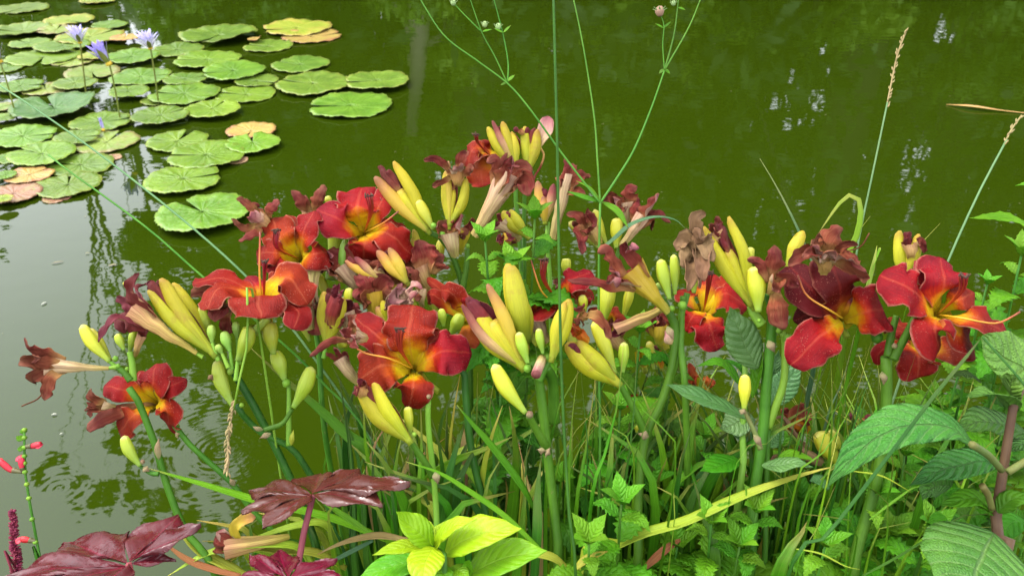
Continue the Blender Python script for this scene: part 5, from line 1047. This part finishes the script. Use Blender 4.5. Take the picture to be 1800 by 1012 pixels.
for q, w_, m, dd in (([(880,1012),(960,760),(1130,440),(1240,130)],12,'blade_green',.9), ([(590,1012),(690,640),(800,420),(960,130)],13,'blade_green',.93), ([(480,900),(580,560),(640,300),(670,200)],18,'blade_green',.95), ([(430,900),(500,600),(570,330),(640,240)],14,'blade_deep',.95), ([(560,820),(680,400),(720,250),(745,140)],10,'blade_deep',.97), ([(850,580),(820,350),(790,200),(760,130)],18,'blade_deep',.98),
        ([(670,660),(740,470),(800,300),(850,95)],30,'blade_blue',.99), ([(700,600),(640,430),(590,330),(545,280)],16,'blade_bright',.97), ([(820,660),(870,480),(930,380),(990,360)],26,'blade_deep',.96), ([(540,900),(560,600),(550,420),(535,290)],16,'blade_green',.96), ([(850,860),(880,600),(900,400),(920,150)],10,'blade_green',.97), ([(500,1000),(640,830),(790,600),(880,380),(950,130)],20,'blade_green',.89), ([(130,940),(330,740),(430,640)],12,'blade_bright',.88), ([(500,760),(640,600),(800,500),(1000,410)],12,'blade_bright',.9)):
    K.blade(X4, q, w_, m, dd, name='blade')
K.scatter(22, (1340,1560), (1330,1640,600,820), (4,10), ['blade_green','blade_deep','blade_bright','blade_green'], (.9,1.05), 10, 'blade', 70)
for k, (col, d_, tips, n_, ms, lb) in enumerate((
        (1120, 1.02, (1000,1260,600,800), 26, ['blade_green','blade_bright','blade_green','blade_deep'], 'thick tuft of mixed green grass below the twin buds'),
        (1280, 1.05, (1180,1400,620,830), 26, ['blade_green','blade_bright','blade_green'], 'thick tuft of bright grass under the open flower with the yellow throat'),
        (1480, 1.06, (1380,1600,620,820), 26, ['blade_green','blade_bright','blade_deep'], 'dense grass behind the stem of the edge flower'),
        (1660, 1.05, (1560,1790,640,840), 22, ['blade_green','blade_bright','blade_deep'], 'dense grass behind the shrub'),
        (860, 1.06, (740,960,640,840), 22, ['blade_green','blade_deep','blade_bright'], 'grass between the big front flower and the centre buds'),
        (680, 1.08, (560,780,700,880), 18, ['blade_green','blade_deep','blade_lime'], 'grass at the water line behind the pink-stalked leaf'))):
    K = Clump('grass_tuft', lb, 'grass', col, d_, GG); K.scatter(n_, (col-110, col+110), tips, (6,15), ms, (d_-.05, d_+.06), 200+k, 'blade', 70)
K = Clump('grass_tuft', 'low tuft of grass blades in front of the quilted-leaf shrub', 'grass', 1600, .9, GG)
K.scatter(16, (1420,1720), (1380,1780,740,930), (4,10), ['blade_green','blade_deep','blade_bright'], (.82,.95), 11, 'blade', 90)
K.blade(Y2, [(270,1012),(420,930),(520,870),(630,820)], 10, 'blade_deep', .84, False, name='blade'); K.blade(Y2, [(300,780),(420,690),(480,650),(540,640)], 10, 'blade_bright', .84, False, name='blade'); K.blade(Y2, [(0,900),(100,920),(200,970),(265,985)], 7, 'blade_lime', .82, False, name='blade'); K.blade(Y2, [(230,580),(350,600),(470,665)], 6, 'blade_lime', .82, False, name='blade'); K.blade(Y2, [(0,990),(60,870),(160,640)], 12, 'blade_green', .84, name='blade')
K = Clump('grass_plant', 'long grass blade folded sharply over, in front of the shrub leaves', 'grass', 1400, .84, GG)
K.blade(Y2, [(-40,1030),(130,840),(370,530),(560,280),(700,110),(766,26)], 15, 'blade_deep', .72, tip=.97, base=.8, N=V(-.6,.3,.8), keel=.15); K.blade(Y2, [(764,26),(820,90),(900,180),(990,290)], 14, 'blade_deep', .72, False, tip=.97, base=.9, N=V(.6,.3,.8), keel=.15)
K = Clump('grass_plant', 'pale upright grass blade ending above the yellow tepal', 'grass', 1430, .97, GG); K.blade(Y7, [(470,1300),(420,1050),(370,920),(290,760),(220,642)], 24, 'blade_blue', .96, name='blade', N=V(.2,.2,1), tip=.72)
K = Clump('grass_plant', 'bright grass blade arching over like a hoop behind the dark red flower', 'grass', 1500, 1.0, GG); K.blade(Y7, [(540,1500),(580,1040),(612,950),(627,880),(626,830),(614,797),(596,786),(570,796),(535,830),(500,880),(455,945)], 24, 'blade_bright', .98, name='blade', N=V(0,.15,1), tip=.9, base=.9, keel=.1)
K = Clump('grass_plant', 'short cut pale stalk standing beside the dark red flower', 'grass', 1530, .95, GG); K.blade(Y1, [(700,700),(760,420),(790,300),(815,175)], 26, 'blade_bright', .93, tip=.98, name='blade'); K.blade(Y1, [(770,360),(800,270),(835,185)], 14, 'blade_bright', .93, False, tip=.98, name='blade')
K = Clump('grass_plant', 'thin curved grass tip beyond the edge flower bud', 'grass', 1600, 1.0, GG); K.blade(Y1, [(1020,420),(1090,160),(1140,90),(1190,42)], 14, 'blade_bright', .97, name='blade', tip=.8); K.blade(Y1, [(600,300),(660,180),(720,60),(775,0)], 16, 'blade_bright', .99, name='blade')
def stalk(label, R, pts, d, r, head=None, mat='stem_grass', group='grass stalks', seeds=26, hr=3.0, col=None):
    P = path(R, pts, d); f = foot_at(R(pts[0])[0] if col is None else col, d if not isinstance(d, tuple) else d[0])
    T = Thing('grass_stalk', label, 'grass stalk', f, group); T.add(tube('stem', [f, f.lerp(P[0], .6)]+P, lambda u: r*(1.15-.5*u), mat, 12+4*len(P), 7))
    if head:
        H = spline(path(R, head, d if not isinstance(d, tuple) else d[1]), seeds); rs = random.Random(len(label)); k = (d if not isinstance(d, tuple) else d[1])/F
        hd = T.add(tube('seed_head', H, r*.6, 'seed', 20, 6))
        for i in range(seeds):
            c = H[i]; t = (H[i+1]-c).normalized(); o = (V(rs.uniform(-1, 1), rs.uniform(-1, 1), rs.uniform(-1, 1))); o = (o-t*o.dot(t)).normalized()
            e = c+(t*1.9+o*1.1)*hr*k; T.add(tube('seed', [c, (c+e)/2+o*hr*k*.25, e], lambda u: hr*k*.36*math.sin(.25+2.7*u), 'seed', 5, 6), hd)
    return T
stalk('tall bare dark green stalk running the whole height of the picture', ID, [(1012,1030),(1000,900),(988,680),(983,480),(980,280),(976,120),(972,-40)], (.82,.78), .0018, mat='stem_deep')
stalk('pale thin seed stalk leaning far out over the lily pads', ID, [(690,850),(640,755),(560,640),(500,560),(425,478),(320,385),(180,275),(60,190),(-20,138)], (1.02,1.12), .0018, mat='stem_bluegreen', col=700)
stalk('green stalk running below the pale one, its tip over the rotting pads', ID, [(660,800),(560,665),(470,580),(357,487),(270,410),(190,350),(120,300),(85,272)], (1.0,1.1), .0018, col=690)
stalk('upright stalk with a dry tan seed head over the open water', ID, [(1470,700),(1490,560),(1508,430),(1535,300),(1560,180)], (1.0,1.04), .0016, [(1558,190),(1568,140),(1578,95),(1594,52)], mat='stem_bluegreen', hr=4)
stalk('leaning pale stalk with a short seed head near the picture edge', ID, [(1560,740),(1610,600),(1665,462),(1720,340),(1770,245)], (.98,1.0), .0018, [(1764,256),(1778,228),(1796,203)], mat='stem_bluegreen', seeds=16, hr=4)
T = stalk('hanging dry seed head beside the bud-heavy stem', Y5, [(470,-300),(455,-60),(432,40),(410,150),(388,260)], .91, .0018, [(395,215),(372,330),(362,420),(365,480),(360,548)], mat='stem_pale', seeds=44, hr=5.5, col=500)
# ---- forked wildflower
f = foot_at(1060, .98); T = Thing('scabious', 'tall forked wildflower with thin bare branches and tiny round buds', 'wildflower', f)
def br(pts, d, r, name='branch'): return T.add(tube(name, path(ID, pts, d), lambda u: .62*r*(1.1-.45*u), 'stem_grass', 8+4*len(pts), 7))
T.add(tube('stem', [f]+path(ID, [(1052,900),(1052,600),(1053,450),(1055,357)], .95), lambda u: .0016*(1.2-.35*u), 'stem_grass', 30, 8))
br([(1055,357),(1020,312),(985,266),(930,190),(892,147),(840,108),(780,62),(733,-10)], (.95,1.0), .0019); br([(1055,357),(1050,280),(1045,210),(1030,110),(1018,45),(1005,-15)], (.95,.98), .0018); br([(1055,357),(1085,312),(1115,262),(1145,190),(1168,124)], (.95,.98), .0020)
br([(892,147),(893,110),(884,60),(867,-5)], .985, .0014); br([(892,147),(870,100),(847,57),(825,-5)], .985, .0013); br([(845,55),(815,25),(797,6)], .985, .0012); br([(1168,124),(1185,60),(1193,-5)], .98, .0016); br([(1168,124),(1210,50),(1233,-5)], .98, .0015); br([(1168,124),(1165,80),(1167,45),(1160,24)], .98, .0011)
def headbud(x, y, wpx, d, mat):
    c = W(x, y, d); r = wpx*d/F*.5; o = T.add(tube('bud', [c-UP*r*1.2, c, c+UP*r*1.1], lambda u: r*(.3+.75*math.sin(.25+2.6*u)), mat, 8, 10, 5, .08))
    for j in range(7):
        a = .9*j; e = V(math.cos(a), .45, math.sin(a))*r*1.7
        T.add(sheet('bract', [c-UP*r*.6, c+e*.6-UP*r*.2, c+e], prof_leaf(r*.28, .4), UP, ['scabious_bud'], 6, 4, th=.0003), o)
headbud(852,43,9,.985,'scabious_bud'); headbud(876,47,10,.985,'scabious_bud'); headbud(797,5,9,.985,'scabious_bud'); headbud(1160,20,15,.98,'scabious_spent'); headbud(1184,6,8,.98,'scabious_bud')
for q, wd in (([(1055,355),(1030,348),(995,336)],11), ([(1058,355),(1085,372),(1105,402)],14), ([(1056,356),(1035,330),(1012,318)],7), ([(893,143),(905,132)],7), ([(890,146),(880,150)],6), ([(1168,122),(1158,130)],7), ([(1168,122),(1178,130)],7), ([(885,58),(898,45)],5), ([(884,58),(868,50)],5), ([(848,56),(865,52)],5), ([(1166,50),(1152,42)],5), ([(1166,50),(1180,38)],5), ([(1192,14),(1205,18)],6)):
    T.add(sheet('leaf', path(ID, q, .955 if q[0][1] > 200 else .983), prof_leaf(wd*.96/F*.5, .4), V(0,.6,.8), ['blade_green'], 12, 4, keel=.3, th=.0004))
T.add(sheet('leaf', path(ID, [(1055,440),(1080,420),(1110,395),(1150,382),(1185,386),(1205,402)], .97), prof_blade(.0035, .4, .7), V(0,.8,.5), ['blade_blue'], 20, 4, keel=.3, th=.0004))

# ---- nettles
def nettle(label, top, d, n, Lpx, seed, foot=None, mat='leaf_nettle', gap=.62, spread=1.0, young='leaf_nettle_young', name='nettle', teeth=9, group='nettles among the daylilies', wide=.31, tilt=.0):
    rs = random.Random(seed); f = foot_at(foot if foot is not None else top[0]+rs.uniform(-20, 20), d); tp = W(*top, d)
    T = Thing(name, label, 'nettle', f, group)
    m = f.lerp(tp, .55)+Vector((rs.uniform(-.02, .02), rs.uniform(-.01, .02), 0)); C = spline([f, m, tp], 40)
    T.add(tube('stem', [f, m, tp], lambda u: .0026*(1.1-.6*u), 'stem_grass', 16, 6)); L0 = Lpx*(1.25 if top[1] < 560 else 1.5)*d/F; step = L0*gap; a0 = rs.uniform(0, 3.14)
    tot = (tp-f).length
    for i in range(n):
        s = .0+step*(i*.8+.0*i) ; u = 1-min(.9, (s+.004)/tot); c = C[int(u*40)]; LL = L0*(.42+.58*min(1, i/2.2))*rs.uniform(.85, 1.1)
        for q in (0, 1):
            a = a0+math.pi*q+(math.pi/2)*(i % 2)+rs.uniform(-.3, .3); o = Vector((math.cos(a), math.sin(a), 0)); rise = (.75-.22*min(i, 3))+rs.uniform(-.15, .15)
            p1 = c+o*LL*.16+Vector((0, 0, LL*.10*rise)); p2 = c+(o*.62*spread+Vector((0, 0, rise*.34)))*LL; p3 = c+(o*1.02*spread+Vector((0, 0, rise*.28-.22)))*LL
            T.add(sheet('leaf', [c+o*.002, p1, p2, p3], prof_leaf(LL*wide, .32, teeth, .42, 1.1, .05), Vector((0, -tilt, 1))+o*.1, [young if i == 0 else mat], teeth*4, 6, cup=-.1, keel=.25, crumple=.0012, th=.0004, ruf=.08, seed=rs.random()))
    for j in range(4):
        a = a0+1.57*j+.8; o = Vector((math.cos(a), math.sin(a), 0)); T.add(sheet('leaf', [tp, tp+(o*.2+Vector((0, 0, .25)))*L0*.7, tp+(o*.42+Vector((0, 0, .42)))*L0*.75], prof_leaf(L0*.12, .4, 6, .25), Vector((0, 0, 1)), [young], 18, 4, keel=.3, th=.0003, seed=j))
    return T
nettle('bright nettle top pushing up through the wilted blooms', (940,385), .99, 6, 84, 1, 950, young='leaf_nettle_young')
nettle('smaller nettle just beside the upper green stem', (853,425), .98, 5, 80, 2, 862)
nettle('nettle with wide leaves behind the stout yellow buds', (900,470), 1.0, 6, 92, 3, 900)
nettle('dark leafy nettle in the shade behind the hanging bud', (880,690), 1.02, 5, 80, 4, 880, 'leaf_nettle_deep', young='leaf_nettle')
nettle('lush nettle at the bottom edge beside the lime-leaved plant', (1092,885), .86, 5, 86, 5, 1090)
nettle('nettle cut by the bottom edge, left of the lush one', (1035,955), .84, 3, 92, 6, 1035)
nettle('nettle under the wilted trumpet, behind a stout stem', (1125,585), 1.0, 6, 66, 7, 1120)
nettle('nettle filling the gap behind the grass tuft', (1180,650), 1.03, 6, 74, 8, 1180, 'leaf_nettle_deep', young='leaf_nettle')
nettle('small nettle below the orange half-hidden flowers', (1090,720), .98, 5, 70, 9, 1090)
nettle('pale nettle beside the leaning bud stem', (1240,770), .98, 5, 74, 10, 1240)
nettle('nettle low beneath the long yellowish leaf', (1330,900), .9, 4, 80, 11, 1330)
nettle('nettle at the picture edge above the folded grass blade', (1795,450), .96, 7, 92, 12, 1800)
nettle('small nettle tip beside the edge flower pistil', (1735,500), .97, 4, 52, 13, 1750)
nettle('nettle behind the edge flower, against the water', (1690,640), 1.0, 6, 70, 14, 1700)
nettle('nettle in front of the quilted shrub stem', (1590,800), .98, 6, 80, 15, 1590)
nettle('bushy nettle below the drooping quilted leaf', (1540,870), .92, 5, 86, 16, 1540)
nettle('nettle between the grass tuft and the shrub', (1480,800), 1.0, 6, 78, 17, 1470)
nettle('nettle in the lower corner beside the largest quilted leaf', (1640,930), .88, 4, 84, 18, 1640)
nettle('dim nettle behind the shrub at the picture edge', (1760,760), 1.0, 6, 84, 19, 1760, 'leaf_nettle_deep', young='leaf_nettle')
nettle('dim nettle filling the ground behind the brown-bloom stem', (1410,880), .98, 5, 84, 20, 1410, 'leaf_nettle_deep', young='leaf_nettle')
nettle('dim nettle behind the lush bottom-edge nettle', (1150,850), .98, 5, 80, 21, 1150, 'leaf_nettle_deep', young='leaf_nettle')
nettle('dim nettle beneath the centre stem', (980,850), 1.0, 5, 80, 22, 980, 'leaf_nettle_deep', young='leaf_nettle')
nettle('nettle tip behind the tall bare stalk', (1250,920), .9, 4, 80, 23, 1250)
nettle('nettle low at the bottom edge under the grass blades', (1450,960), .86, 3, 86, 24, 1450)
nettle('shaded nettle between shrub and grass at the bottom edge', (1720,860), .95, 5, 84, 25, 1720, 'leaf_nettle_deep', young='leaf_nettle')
for k, (x, y, dd, m, lb) in enumerate(((1215,870,1.0,1,'nettle filling the shade behind the leaning bud stem'), (1060,800,1.03,1,'nettle in the shade behind the centre buds'), (1370,790,1.03,0,'nettle behind the dark red flower stem'),
        (1300,960,.9,0,'nettle cut by the bottom edge below the long yellowish leaf'), (1570,940,.93,0,'nettle cut by the bottom edge beside the stout edge stem'), (1680,780,1.02,0,'nettle seen through the arching shrub leaves'), (1790,640,1.0,0,'nettle under the pale shrub leaf at the picture edge'),
        (1530,760,1.05,1,'nettle behind the stout edge stem, against the water'), (1190,960,.95,1,'nettle at the bottom edge between the grass tufts'), (1640,720,1.04,1,'nettle under the lower red flower'), (1795,930,.9,1,'nettle in the bottom corner behind the shrub leaf'), (940,760,1.05,1,'nettle deep between the yellowed leaves'))):
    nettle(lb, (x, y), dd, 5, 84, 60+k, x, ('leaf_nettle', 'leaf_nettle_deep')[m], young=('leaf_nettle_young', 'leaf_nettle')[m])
K = Clump('nettle', 'single toothed nettle leaf jutting in from the picture edge over the water', 'nettle', 1840, 1.0, 'nettles among the daylilies')
K.broad(ID, [(1850,420),(1810,400),(1765,382),(1703,384)], 46, 'leaf_nettle', 1.0, V(0,.9,.5), 10, .26); K.add(tube('stem', [K.foot]+path(ID, [(1870,700),(1855,420)], 1.0), .002, 'stem_grass', 12, 6)); K.broad(ID, [(1850,330),(1815,322),(1784,326)], 26, 'leaf_nettle', 1.0, V(0,.9,.5), 8, .26)

# ---- balsam-like plant with grey-green leaves
K = Clump('balsam', 'grey-green leafy plant with finely toothed leaves between the stout stems', 'leafy plant', 1290, .94)
K.add(tube('stem', [K.foot]+path(ID, [(1295,900),(1305,760),(1312,660),(1310,640)], .945), lambda u: .005*(1.2-.5*u), 'stem_pale', 22, 8))
K.broad(Z8, [(760,1040),(690,900),(640,780),(580,645)], 235, 'leaf_balsam', (.92,.90), V(-.15,.35,1), 22, .07, .45, fold=.2); K.broad(X4, [(245,470),(270,380),(290,250),(300,130)], 80, 'leaf_nettle', (.93,.92), V(-.8,.2,.6), 16, .08, .45, fold=.7)
K.broad(Y3, [(735,365),(650,320),(520,270),(400,225)], 120, 'leaf_balsam', (.9,.88), V(0,.9,.55), 22, .07, .55); K.broad(Y3, [(710,230),(660,160),(610,130),(525,150)], 70, 'leaf_nettle', (.93,.92), V(0,.9,.5), 16, .09)
K.broad(X4, [(360,520),(420,420),(470,340),(540,280)], 170, 'leaf_balsam_pale', (.97,.98), V(.3,.5,.9), 20, .07, .45); K.broad(X4, [(380,380),(385,270),(400,180)], 80, 'leaf_balsam', .98, V(.2,.3,1), 14, .07)
K.broad(X4, [(260,600),(190,600),(110,640),(45,650)], 180, 'leaf_balsam_pale', (.95,.94), V(0,.7,.8), 18, .07, .45); K.broad(X4, [(240,740),(200,700),(130,690)], 120, 'leaf_balsam', (.96,.95), V(0,.7,.8), 14, .07); K.broad(X4, [(280,450),(180,300),(100,250),(0,250)], 60, 'leaf_nettle', (.95,.96), V(0,.9,.5), 16, .09)
K.broad(X4, [(160,830),(90,850),(20,880),(-70,900)], 170, 'leaf_nettle', (.93,.9), V(0,.9,.5), 16, .09, .4); K.broad(X4, [(300,870),(400,870),(500,860),(600,880)], 130, 'leaf_balsam', (.9,.88), V(0,.9,.5), 16, .09, .4); K.broad(X4, [(400,820),(470,800),(560,820),(610,850)], 80, 'leaf_nettle', (.92,.91), V(0,.9,.5), 14, .1, .4)
K.broad(X4, [(330,760),(380,720),(430,640)], 90, 'leaf_balsam_pale', (.95,.95), V(0,.8,.6), 14, .09); K.broad(X4, [(700,1000),(640,960),(580,960)], 110, 'leaf_balsam', (.9,.89), V(0,.8,.6), 14, .09)

# ---- shrub with quilted leaves
K = Clump('quilted_shrub', 'shrub with large dark quilted leaves on a brown stem at the picture edge', 'shrub', 1745, .82)
K.add(tube('stem', [K.foot]+path(Y2, [(812,1050),(818,850),(825,740),(850,585),(872,440),(890,330),(930,220)], (.84,.82)), lambda u: .0080*(1.1-.6*sm(.55, 1, u)), 'stem_brown', 34, 10))
Q = 'leaf_quilted'
def qleaf(pts, w, d, N, mat=Q, pet=None, **k):
    k.setdefault('teeth', 40); k.setdefault('depth', .035); return K.broad(Y2, pts, w, mat, d, N, petiole=pet, pr=.0034, pmat='stem_brown_green', nu=80, **k)
qleaf([(728,474),(620,400),(440,400),(270,490),(120,655)], 215, (.80,.74), V(-.25,.8,.7), pet=[(845,575),(790,515),(722,470)], fold=.32, pk=.42)
qleaf([(960,440),(860,395),(760,375),(655,415)], 170, (.86,.86), V(0,.9,.6), pk=.5); qleaf([(835,560),(760,540),(660,560),(560,590),(465,640)], 160, (.82,.80), V(-.1,.9,.55), pet=[(805,735),(790,680),(765,640)], fold=.3)
qleaf([(640,640),(580,640),(540,660),(520,700)], 120, (.825,.80), V(-.6,-.2,.8)); qleaf([(895,340),(860,290),(790,260),(700,275)], 130, (.83,.80), V(-.3,.9,.3), 'leaf_quilted_light', fold=.4); qleaf([(905,290),(880,240),(900,190),(960,160)], 110, (.82,.80), V(.3,.9,.3), 'leaf_quilted_light')
qleaf([(1060,250),(960,170),(850,110),(760,30),(735,150)][:4], 260, (.86,.84), V(-.2,.6,.9), 'leaf_quilted_light', pk=.5, point=.7); qleaf([(760,215),(720,190),(680,185),(640,190)], 70, (.88,.87), V(0,.9,.5), 'leaf_quilted_light')
qleaf([(812,835),(770,920),(720,1040),(640,1200)], 460, (.80,.70), V(0,.75,.75), pk=.42, fold=.15); qleaf([(808,745),(740,690),(670,700),(590,720)], 110, (.83,.82), V(0,.9,.5), 'leaf_nettle', teeth=12, depth=.06); qleaf([(828,750),(880,700),(930,690),(1000,700)], 100, (.82,.81), V(0,.9,.5), 'leaf_nettle_deep', teeth=12, depth=.06)
qleaf([(815,760),(760,715),(700,690),(650,690)], 90, (.835,.83), V(0,.9,.5), 'leaf_nettle_deep', teeth=12, depth=.06); qleaf([(1080,520),(1000,480),(930,470),(870,500)], 120, (.85,.84), V(0,.9,.5)); K.add(tube('petiole', path(Y2, [(1000,510),(935,545),(870,585)], .815), .0036, 'stem_brown_green', 8, 7))
qleaf([(700,790),(640,770),(580,780),(530,810)], 90, (.88,.87), V(0,.9,.5), 'leaf_nettle', teeth=14, depth=.06); qleaf([(960,800),(900,790),(850,830),(830,900)], 110, (.86,.85), V(0,.9,.5), 'leaf_nettle_deep', teeth=14, depth=.06)

# ---- lime-leaved plant
K = Clump('lime_sage', 'lime-green leafy sprig at the bottom edge in front of the dark daylily leaves', 'leafy plant', 770, .82)
K.add(tube('stem', [K.foot]+path(Y4, [(455,1060),(450,960),(400,890),(390,865)], .80), lambda u: .0036*(1.2-.5*u), 'stem_grass', 20, 7))
def ll(pts, w, N=V(0,.85,.6), m='leaf_lime', d=(.80,.78), **k): K.broad(Y4, pts, w, m, d, N, 34, .025, k.pop('pk', .42), .3, -.1, .001, 1.1, **k)
ll([(392,868),(330,800),(260,745),(214,693)], 150, V(.2,.7,.8)); ll([(395,865),(440,810),(510,760),(608,733)], 100, V(-.1,.8,.6)); ll([(455,905),(540,840),(660,800),(830,780)], 205, V(-.1,.8,.65)); ll([(385,872),(300,868),(200,880),(98,912)], 92, V(0,.85,.5)); ll([(395,870),(370,920),(350,980),(345,1080)], 185, V(0,.7,.75), d=(.795,.75))
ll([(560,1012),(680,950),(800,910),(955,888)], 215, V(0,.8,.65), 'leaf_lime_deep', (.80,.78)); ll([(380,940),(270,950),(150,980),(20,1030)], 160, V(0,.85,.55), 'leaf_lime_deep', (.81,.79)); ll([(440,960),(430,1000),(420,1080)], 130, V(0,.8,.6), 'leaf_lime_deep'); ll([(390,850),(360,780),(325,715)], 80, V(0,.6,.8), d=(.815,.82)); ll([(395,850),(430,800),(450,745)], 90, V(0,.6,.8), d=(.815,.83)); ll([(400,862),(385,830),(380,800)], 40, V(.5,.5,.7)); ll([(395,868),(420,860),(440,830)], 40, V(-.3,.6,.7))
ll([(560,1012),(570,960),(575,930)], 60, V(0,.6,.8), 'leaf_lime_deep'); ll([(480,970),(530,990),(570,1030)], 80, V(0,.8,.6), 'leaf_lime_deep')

# ---- maroon palmate leaves
def palmate(T, R, c, lobes, mat, d, z0=0.0, lift=.35, wid=.22, web=.42, teeth=9, seed=0, name='leaf_blade'):
    """lobes: (tip, dz) going round the leaf; one continuous toothed blade with a rib down every lobe"""
    C = W(*R(c), d); P = [W(*R(t), d+z) for t, z in lobes]; n = len(P); rs = random.Random(seed)
    nrm = Vector()
    for i in range(n-1): nrm += (P[i]-C).cross(P[i+1]-C)
    nrm = nrm.normalized(); nrm = nrm if nrm.z > 0 else -nrm
    out = []                                               # outline: (point, rib weight v)
    M = 26
    for i in range(n):
        t = P[i]-C; L = t.length; side = nrm.cross(t).normalized()
        lw = [(P[i-1]-C).length if i else L, (P[i+1]-C).length if i < n-1 else L]
        seg = []
        for sgn, oth in ((-1, P[i-1] if i else None), (1, P[i+1] if i < n-1 else None)):
            if oth is not None: wb = C+((t+(oth-C))*.5)*web*1.25*min(L, (oth-C).length)/max(1e-6, ((t+(oth-C))*.5).length)*.9
            else: wb = C+t*.05+side*sgn*L*.05
            ss = []
            for k in range(M+1):
                u = k/M; q = wb.lerp(P[i], u); b = math.sin(math.pi*u**.85)*wid*L*.55*(1-.35*u)
                inw = side*sgn
                q = q+inw*b*(1-.0*u); th = (u*teeth) % 1.0
                q = q+inw*L*.03*(th-.5)*(1 if .04 < u < .97 else 0)
                ss.append(q)
            seg.append(ss)
        s0 = seg[0] if (nrm.dot((P[0]-C).cross(P[-1]-C)) > -9) else seg[0]
        out.append((seg[0], seg[1], P[i]))
    obs = []
    for i, (sa, sb, tip) in enumerate(out):                # each lobe: two halves either side of its rib, sharing the rib
        vs, uv, fs = [], [], []; ax = tip-C; L = ax.length; nn = nrm; J = 5
        for k in range(M+1):
            u = k/M; rib = C+ax*(.02+.98*u)-nn*L*.10*u*u+nn*L*.02*math.sin(6*u+i)
            for j in range(-J, J+1):
                e = (sa if j < 0 else sb)[k]; f = abs(j)/J
                e = e-nn*L*.10*u*u
                q = rib.lerp(e, f)+nn*L*(lift*.16*f*(1-f)*1.6+.03*f*math.sin(9*u+i*2+j))
                vs.append(q); uv.append((u, .5+.5*j/J))
        m = 2*J+1; off = len(vs)
        for k in range(M):
            for j in range(m-1): a = k*m+j; fs.append((a, a+1, a+m+1, a+m))
        vs += [v-nn*.0006 for v in vs[:off]]; uv += uv[:]
        for k in range(M):
            for j in range(m-1): a = off+k*m+j; fs.append((a, a+m, a+m+1, a+1))
            for a, b in ((k*m, (k+1)*m), (k*m+m-1, (k+1)*m+m-1)): fs.append((a, b, off+b, off+a))
        obs.append(mesh_obj('lobe', vs, fs, uv, [mat]))
    return obs
def maroon(label, R, c, lobes, mat, d, stem, **k):
    f = foot_at(R(stem[-1])[0], d); T = Thing('maroon_leaf', label, 'maroon leaf', f, 'maroon palmate leaves'); S_ = path(R, stem, d)
    st = T.add(tube('leaf_stalk', S_+[f.lerp(S_[-1], .4), f], .0032, 'stem_pink', 20, 8))
    for o in palmate(T, R, c, lobes, mat, d, **k): T.add(o, st)
    return T
maroon('big glossy maroon leaf spreading over the grey water at the bottom corner', Z3, (735,945), [((1000,900),.02),((1140,688),.03),((1012,632),.08),((345,770),.09),((5,972),.0),((60,1130),-.06),((420,1230),-.09)], 'leaf_maroon', .80, [(735,945),(770,1040),(800,1200)], wid=.36, web=.5, teeth=12)
maroon('brownish maroon leaf seen edge-on on a pink stalk', Y5, (748,640), [((1060,660),-.03),((1185,560),.0),((960,508),.05),((780,525),.07),((452,602),.03),((418,695),-.02),((515,770),-.05)], 'leaf_maroon_brown', .86, [(750,645),(735,720),(705,830),(690,960),(690,1040)], wid=.36, web=.5, teeth=12)
maroon('wine-red star-shaped leaf cut off by the bottom edge', Y5, (640,1030), [((955,1015),-.01),((860,918),.03),((590,872),.06),((458,895),.04),((360,1010),.0),((480,1120),-.04)], 'leaf_maroon_red', .76, [(640,1035),(650,1100),(650,1200)], wid=.26, web=.36)

# ---- red sage and amaranth at the edge
f = foot_at(75, .92); T = Thing('red_sage', 'thin sage stalk with a few small scarlet tubular flowers over the grey water', 'sage', f)
T.add(tube('stem', [f]+path(Z3, [(250,1020),(235,930),(205,790),(175,620),(150,480),(140,330),(138,180)], (.92,.90)), lambda u: .0022*(1.25-.7*u), 'stem_grass', 34, 7))
for (a, b, e, m) in (((130,420),(60,405),(0,355),'sage_pink'), ((130,415),(125,390),(120,332),'sage_pink'), ((140,275),(190,270),(235,260),'sage_red'), ((205,815),(160,805),(122,800),'sage_red')):
    A, B_, E = (W(*Z3(q), .9) for q in (a, b, e)); c = T.add(tube('calyx', [A, A.lerp(B_, .8)], lambda u: .0016+.0016*u, 'sage_calyx', 5, 8)); T.add(tube('flower', [A.lerp(B_, .7), B_, E], lambda u: .0022+.0012*math.sin(2.6*u), m, 10, 8, 5, .1), None)
    T.add(sheet('lip', [B_.lerp(E, .7), E, E+V(-.004,-.004,.003)], prof_petal(.0035, .6), V(0,.6,.8), [m], 6, 4, cup=.3), c)
for y_ in (180,225,280,330,370,420,490,570,690,820): T.add(tube('whorl', [W(*Z3((139+max(0,(y_-400))*.15,y_+10)),.9), W(*Z3((139+max(0,(y_-400))*.15,y_-12)),.9)], lambda u: .0021*(.6+.6*math.sin(3*u)), 'stem_pale', 4, 9, 4, .25))
for q in (((140,230),(110,225),(92,215)), ((140,285),(115,285),(98,288)), ((140,200),(135,185),(138,170)), ((245,985),(210,975),(185,965)), ((250,985),(280,970),(300,950))): T.add(sheet('leaf', path(Z3, q, .9), prof_leaf(.004, .45), V(0,.7,.7), ['leaf_nettle'], 10, 4, th=.0004))
f = foot_at(28, .93); T = Thing('amaranth', 'slim dark crimson flower spike at the bottom corner', 'amaranth', f); C = spline(path(Z3, [(100,1060),(92,950),(85,850),(78,750),(70,648)], .91), 34); rs = random.Random(4)
T.add(tube('stem', [f, C[0], C[8], C[17], C[26], C[-1]], .0014, 'amaranth', 24, 6))
for i, c in enumerate(C):
    for j in range(7):
        a = rs.uniform(0, 6.3); o = V(math.cos(a), rs.uniform(-.1, .5), math.sin(a)); r = (.0075*(1-.45*i/34)); e = c+o*r
        T.add(tube('floret', [c, (c+e)/2+UP*.001, e+UP*.0012], lambda u: .0014*math.sin(.5+2.3*u), 'amaranth', 3, 5))
